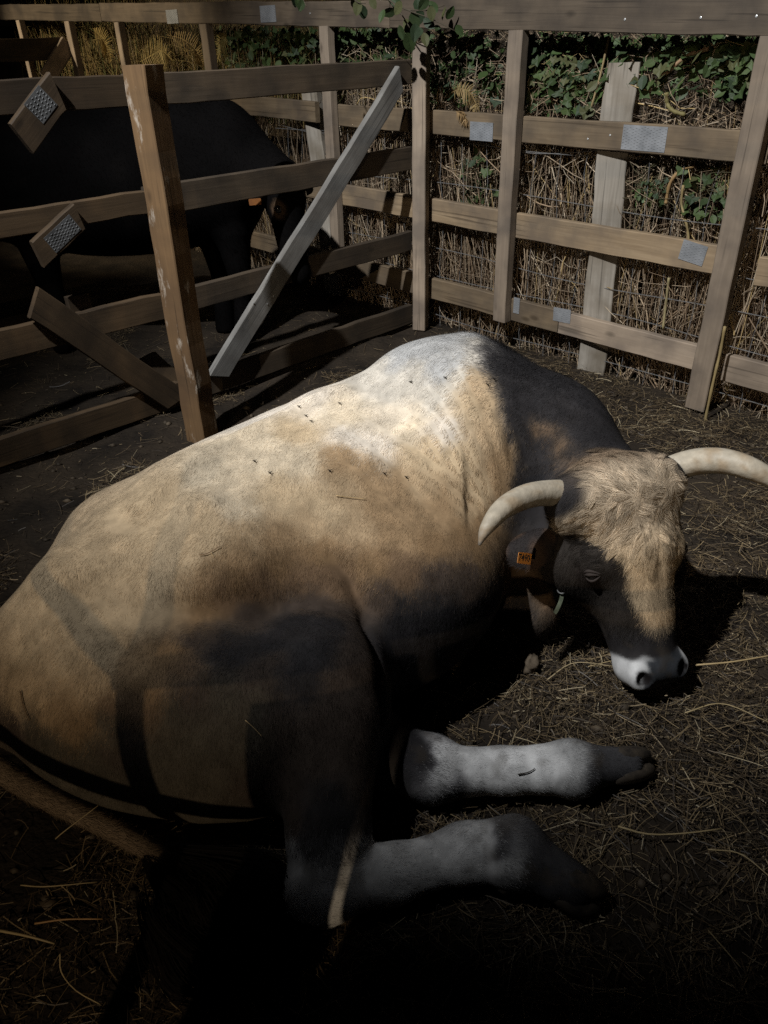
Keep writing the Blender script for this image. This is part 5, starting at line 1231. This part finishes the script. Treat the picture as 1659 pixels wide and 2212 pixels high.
def straw_on(pts3, r, lab, cat='straw', group=None, name='straw', col=(0.30, 0.225, 0.115)):
    mb = MB(); S = spline(pts3, 10); mb.tube(S, np.linspace(r * .75, r * .5, 10), 5); me = new_mesh(name, mb.v, mb.f, M_STRAW, True)
    set_col(me, np.tile(col, (len(mb.v), 1)) * (1 + .2 * vnoise(np.array(mb.v), 50, 3))[:, None]); return tag(link(name, me), lab, cat, group)
G1, G2 = 'long loose straws on the ground', 'straws stuck to the bull'
straw_on([at_z(120, 1812, .03), at_z(140, 1795, .05), at_z(212, 1740, .085)], .0022, 'bright straw leaning against the bull tail', group=G1)
straw_on([at_z(1500, 1437, .02), at_z(1580, 1430, .03), at_z(1670, 1415, .03)], .0042, 'thick pale straw bundle right of the bull muzzle', group=G1, col=(.36, .26, .13))
straw_on([at_z(1270, 1440, .015), at_z(1320, 1428, .02), at_z(1345, 1425, .015)], .0022, 'pale straw left of the bull muzzle', group=G1)
straw_on([at_z(1180, 1470, .01), at_z(1240, 1432, .02), at_z(1330, 1440, .02)], .0026, 'long curved straw just below the lit triangle under the head', group=G1, col=(.30, .23, .13))
straw_on([at_z(0, 2010, .02), at_z(60, 2022, .03), at_z(118, 2038, .02)], .0042, 'thick yellow straw at the lower left edge', group=G1)
straw_on([at_z(130, 2061, .05), at_z(133, 2100, .02), at_z(165, 2140, .02), at_z(222, 2172, .01)], .0024, 'kinked yellow straw right of the thick one, lower left', group=G1)
straw_on([at_z(45, 1912, .02), at_z(100, 1915, .03), at_z(210, 1905, .02)], .0022, 'thin straw lying level below the tail, left', group=G1)
straw_on([at_z(75, 1995, .02), at_z(140, 1986, .02), at_z(222, 1985, .015)], .003, 'orange straw lying level, lower left', group=G1, col=(.32, .18, .07))
straw_on([at_z(1335, 1785, .02), at_z(1400, 1802, .02), at_z(1480, 1800, .02), at_z(1560, 1790, .02)], .0035, 'long thick straw right of the far hoof', group=G1)
straw_on([at_z(1530, 2010, .01), at_z(1600, 2090, .02)], .0022, 'thin pale straw alone at the lower right', group=G1)
straw_on([at_z(1530, 1835, .02), at_z(1600, 1845, .02), at_z(1670, 1900, .02)], .0026, 'kinked straw at the right edge below the muzzle', group=G1)
straw_on([at_z(1480, 1540, .02), at_z(1560, 1520, .025), at_z(1660, 1560, .02)], .003, 'bent pale straw at the right edge, level with the far leg', group=G1)
def on_bull(pts, r, lab, col=(.40, .28, .14)):
    P = []
    for x, y in pts:
        p, nn = surf(x, y, btree)
        if p is None: return
        P.append(p + nn * (r + .003))
    straw_on(P, r, lab, group=G2, col=col)
on_bull([(725, 1072), (755, 1076), (790, 1080)], .0016, 'single straw lying on the bull flank patch')
on_bull([(430, 1200), (448, 1197), (475, 1182)], .0016, 'small bent twig on the bull hip', (.22, .14, .08))
on_bull([(48, 1492), (55, 1525), (68, 1555)], .002, 'dark bent stalk stuck on the bull buttock', (.16, .10, .05))
on_bull([(530, 1555), (552, 1575), (566, 1590)], .0012, 'fine straw on the dark thigh')
on_bull([(1040, 1655), (1030, 1690), (1024, 1722)], .002, 'black twig curved over the white far leg', (.02, .015, .012))
on_bull([(1118, 1672), (1140, 1668), (1155, 1660)], .002, 'dark twig bit on the white far leg', (.04, .03, .02))
on_bull([(455, 1195), (462, 1205)], .001, 'short hair-thin straw on the bull hip below the twig')
# flies
for (x, y) in [(888, 826), (1052, 832), (1066, 820), (672, 912), (645, 880), (582, 1023), (829, 1024), (711, 1018), (660, 900), (876, 1032), (733, 873), (961, 817), (549, 998)]:
    p, nn = surf(x, y, btree)
    if p is None: continue
    A = frame(norm(np.cross(nn, [0.3, .8, .2])), nn); q = p + nn * 0.0045; mb = MB()
    mb.tube([q - A[0] * .0045, q - A[0] * .003, q, q + A[0] * .002, q + A[0] * .0035, q + A[0] * .005], [.0004, .0013, .0015, .0011, .0012, .0003], 6)
    for sg in (-1, 1): mb.add([q + nn * .002, q - A[0] * .006 + A[1] * sg * .0035 + nn * .001, q - A[0] * .004 + A[1] * sg * .005 + nn * .001], [(0, 1, 2)])
    tag(mb.build('fly', M_EYE), 'small black fly resting on the back of the fawn bull', 'fly', 'flies on the bull')
# clod, strap
g = np.random.default_rng(3)
c0 = at_z(1146, 1432, .02); V = []; n1_, n2_ = 14, 9
for i in range(n2_ + 1):
    for j in range(n1_):
        th, ph = pi * i / n2_, 2 * pi * j / n1_; d = np.array([sin(th) * cos(ph), sin(th) * sin(ph), cos(th)]); V.append(d)
V = np.array(V); V = V * (1 + 0.35 * vnoise(V, 1.8, 5) + .15 * vnoise(V, 5, 6))[:, None] * (.022, .038, .02); ca, sa = cos(-.5), sin(-.5)
V = np.column_stack([V[:, 0] * ca - V[:, 1] * sa, V[:, 0] * sa + V[:, 1] * ca, V[:, 2]]) + c0
F = [(i * n1_ + j, (i + 1) * n1_ + j, (i + 1) * n1_ + (j + 1) % n1_, i * n1_ + (j + 1) % n1_) for i in range(n2_) for j in range(n1_)]
tag(obj('dung_clod', V, F, mat_noise('clod', (.05, .038, .026), (.13, .10, .07), 25, .9, .1, .8), None, True), 'lump of dried dung at the edge of the shadow under the bull head', 'dung')
st = thing('neck_strap', 'greenish strap with a loose hanging end under the bull jaw', 'strap', at_z(1215, 1265, .2))
dz = (at_z(1225, 1260, .22) - CAM) @ FWD - 0.06
def ribbon(pts, w, name):
    P = spline([CAM + ray(x, y) * (dz + dd) for x, y, dd in pts], 18); t = norm(np.gradient(P, axis=0)); n_ = norm(CAM - P); s_ = norm(np.cross(t, n_)); V = []; F = []
    for i in range(18): V += [P[i] - s_[i] * w, P[i] + s_[i] * w, P[i] + s_[i] * w - n_[i] * .004, P[i] - s_[i] * w - n_[i] * .004]
    F = [(i * 4 + k, i * 4 + (k + 1) % 4, (i + 1) * 4 + (k + 1) % 4, (i + 1) * 4 + k) for i in range(17) for k in range(4)] + [(3, 2, 1, 0), (68, 69, 70, 71)]
    return obj(name, V, F, M_STRAP, st)
ribbon([(1250, 1225, .03), (1243, 1250, .01), (1225, 1268, 0), (1208, 1278, .01), (1195, 1280, .03)], .010, 'strap_band')
ribbon([(1215, 1275, -.003), (1212, 1295, 0), (1204, 1315, .0), (1198, 1325, .01)], .005, 'strap_end')
mb = MB(); cc = CAM + ray(1213, 1273) * (dz - .008); A = frame(norm(CAM - cc)); mb.tube([cc + .011 * (cos(a) * A[1] + sin(a) * A[2]) for a in np.linspace(0, 2 * pi, 17)], .002, 6, False); mb.build('ring', M_WIRE, st, True)
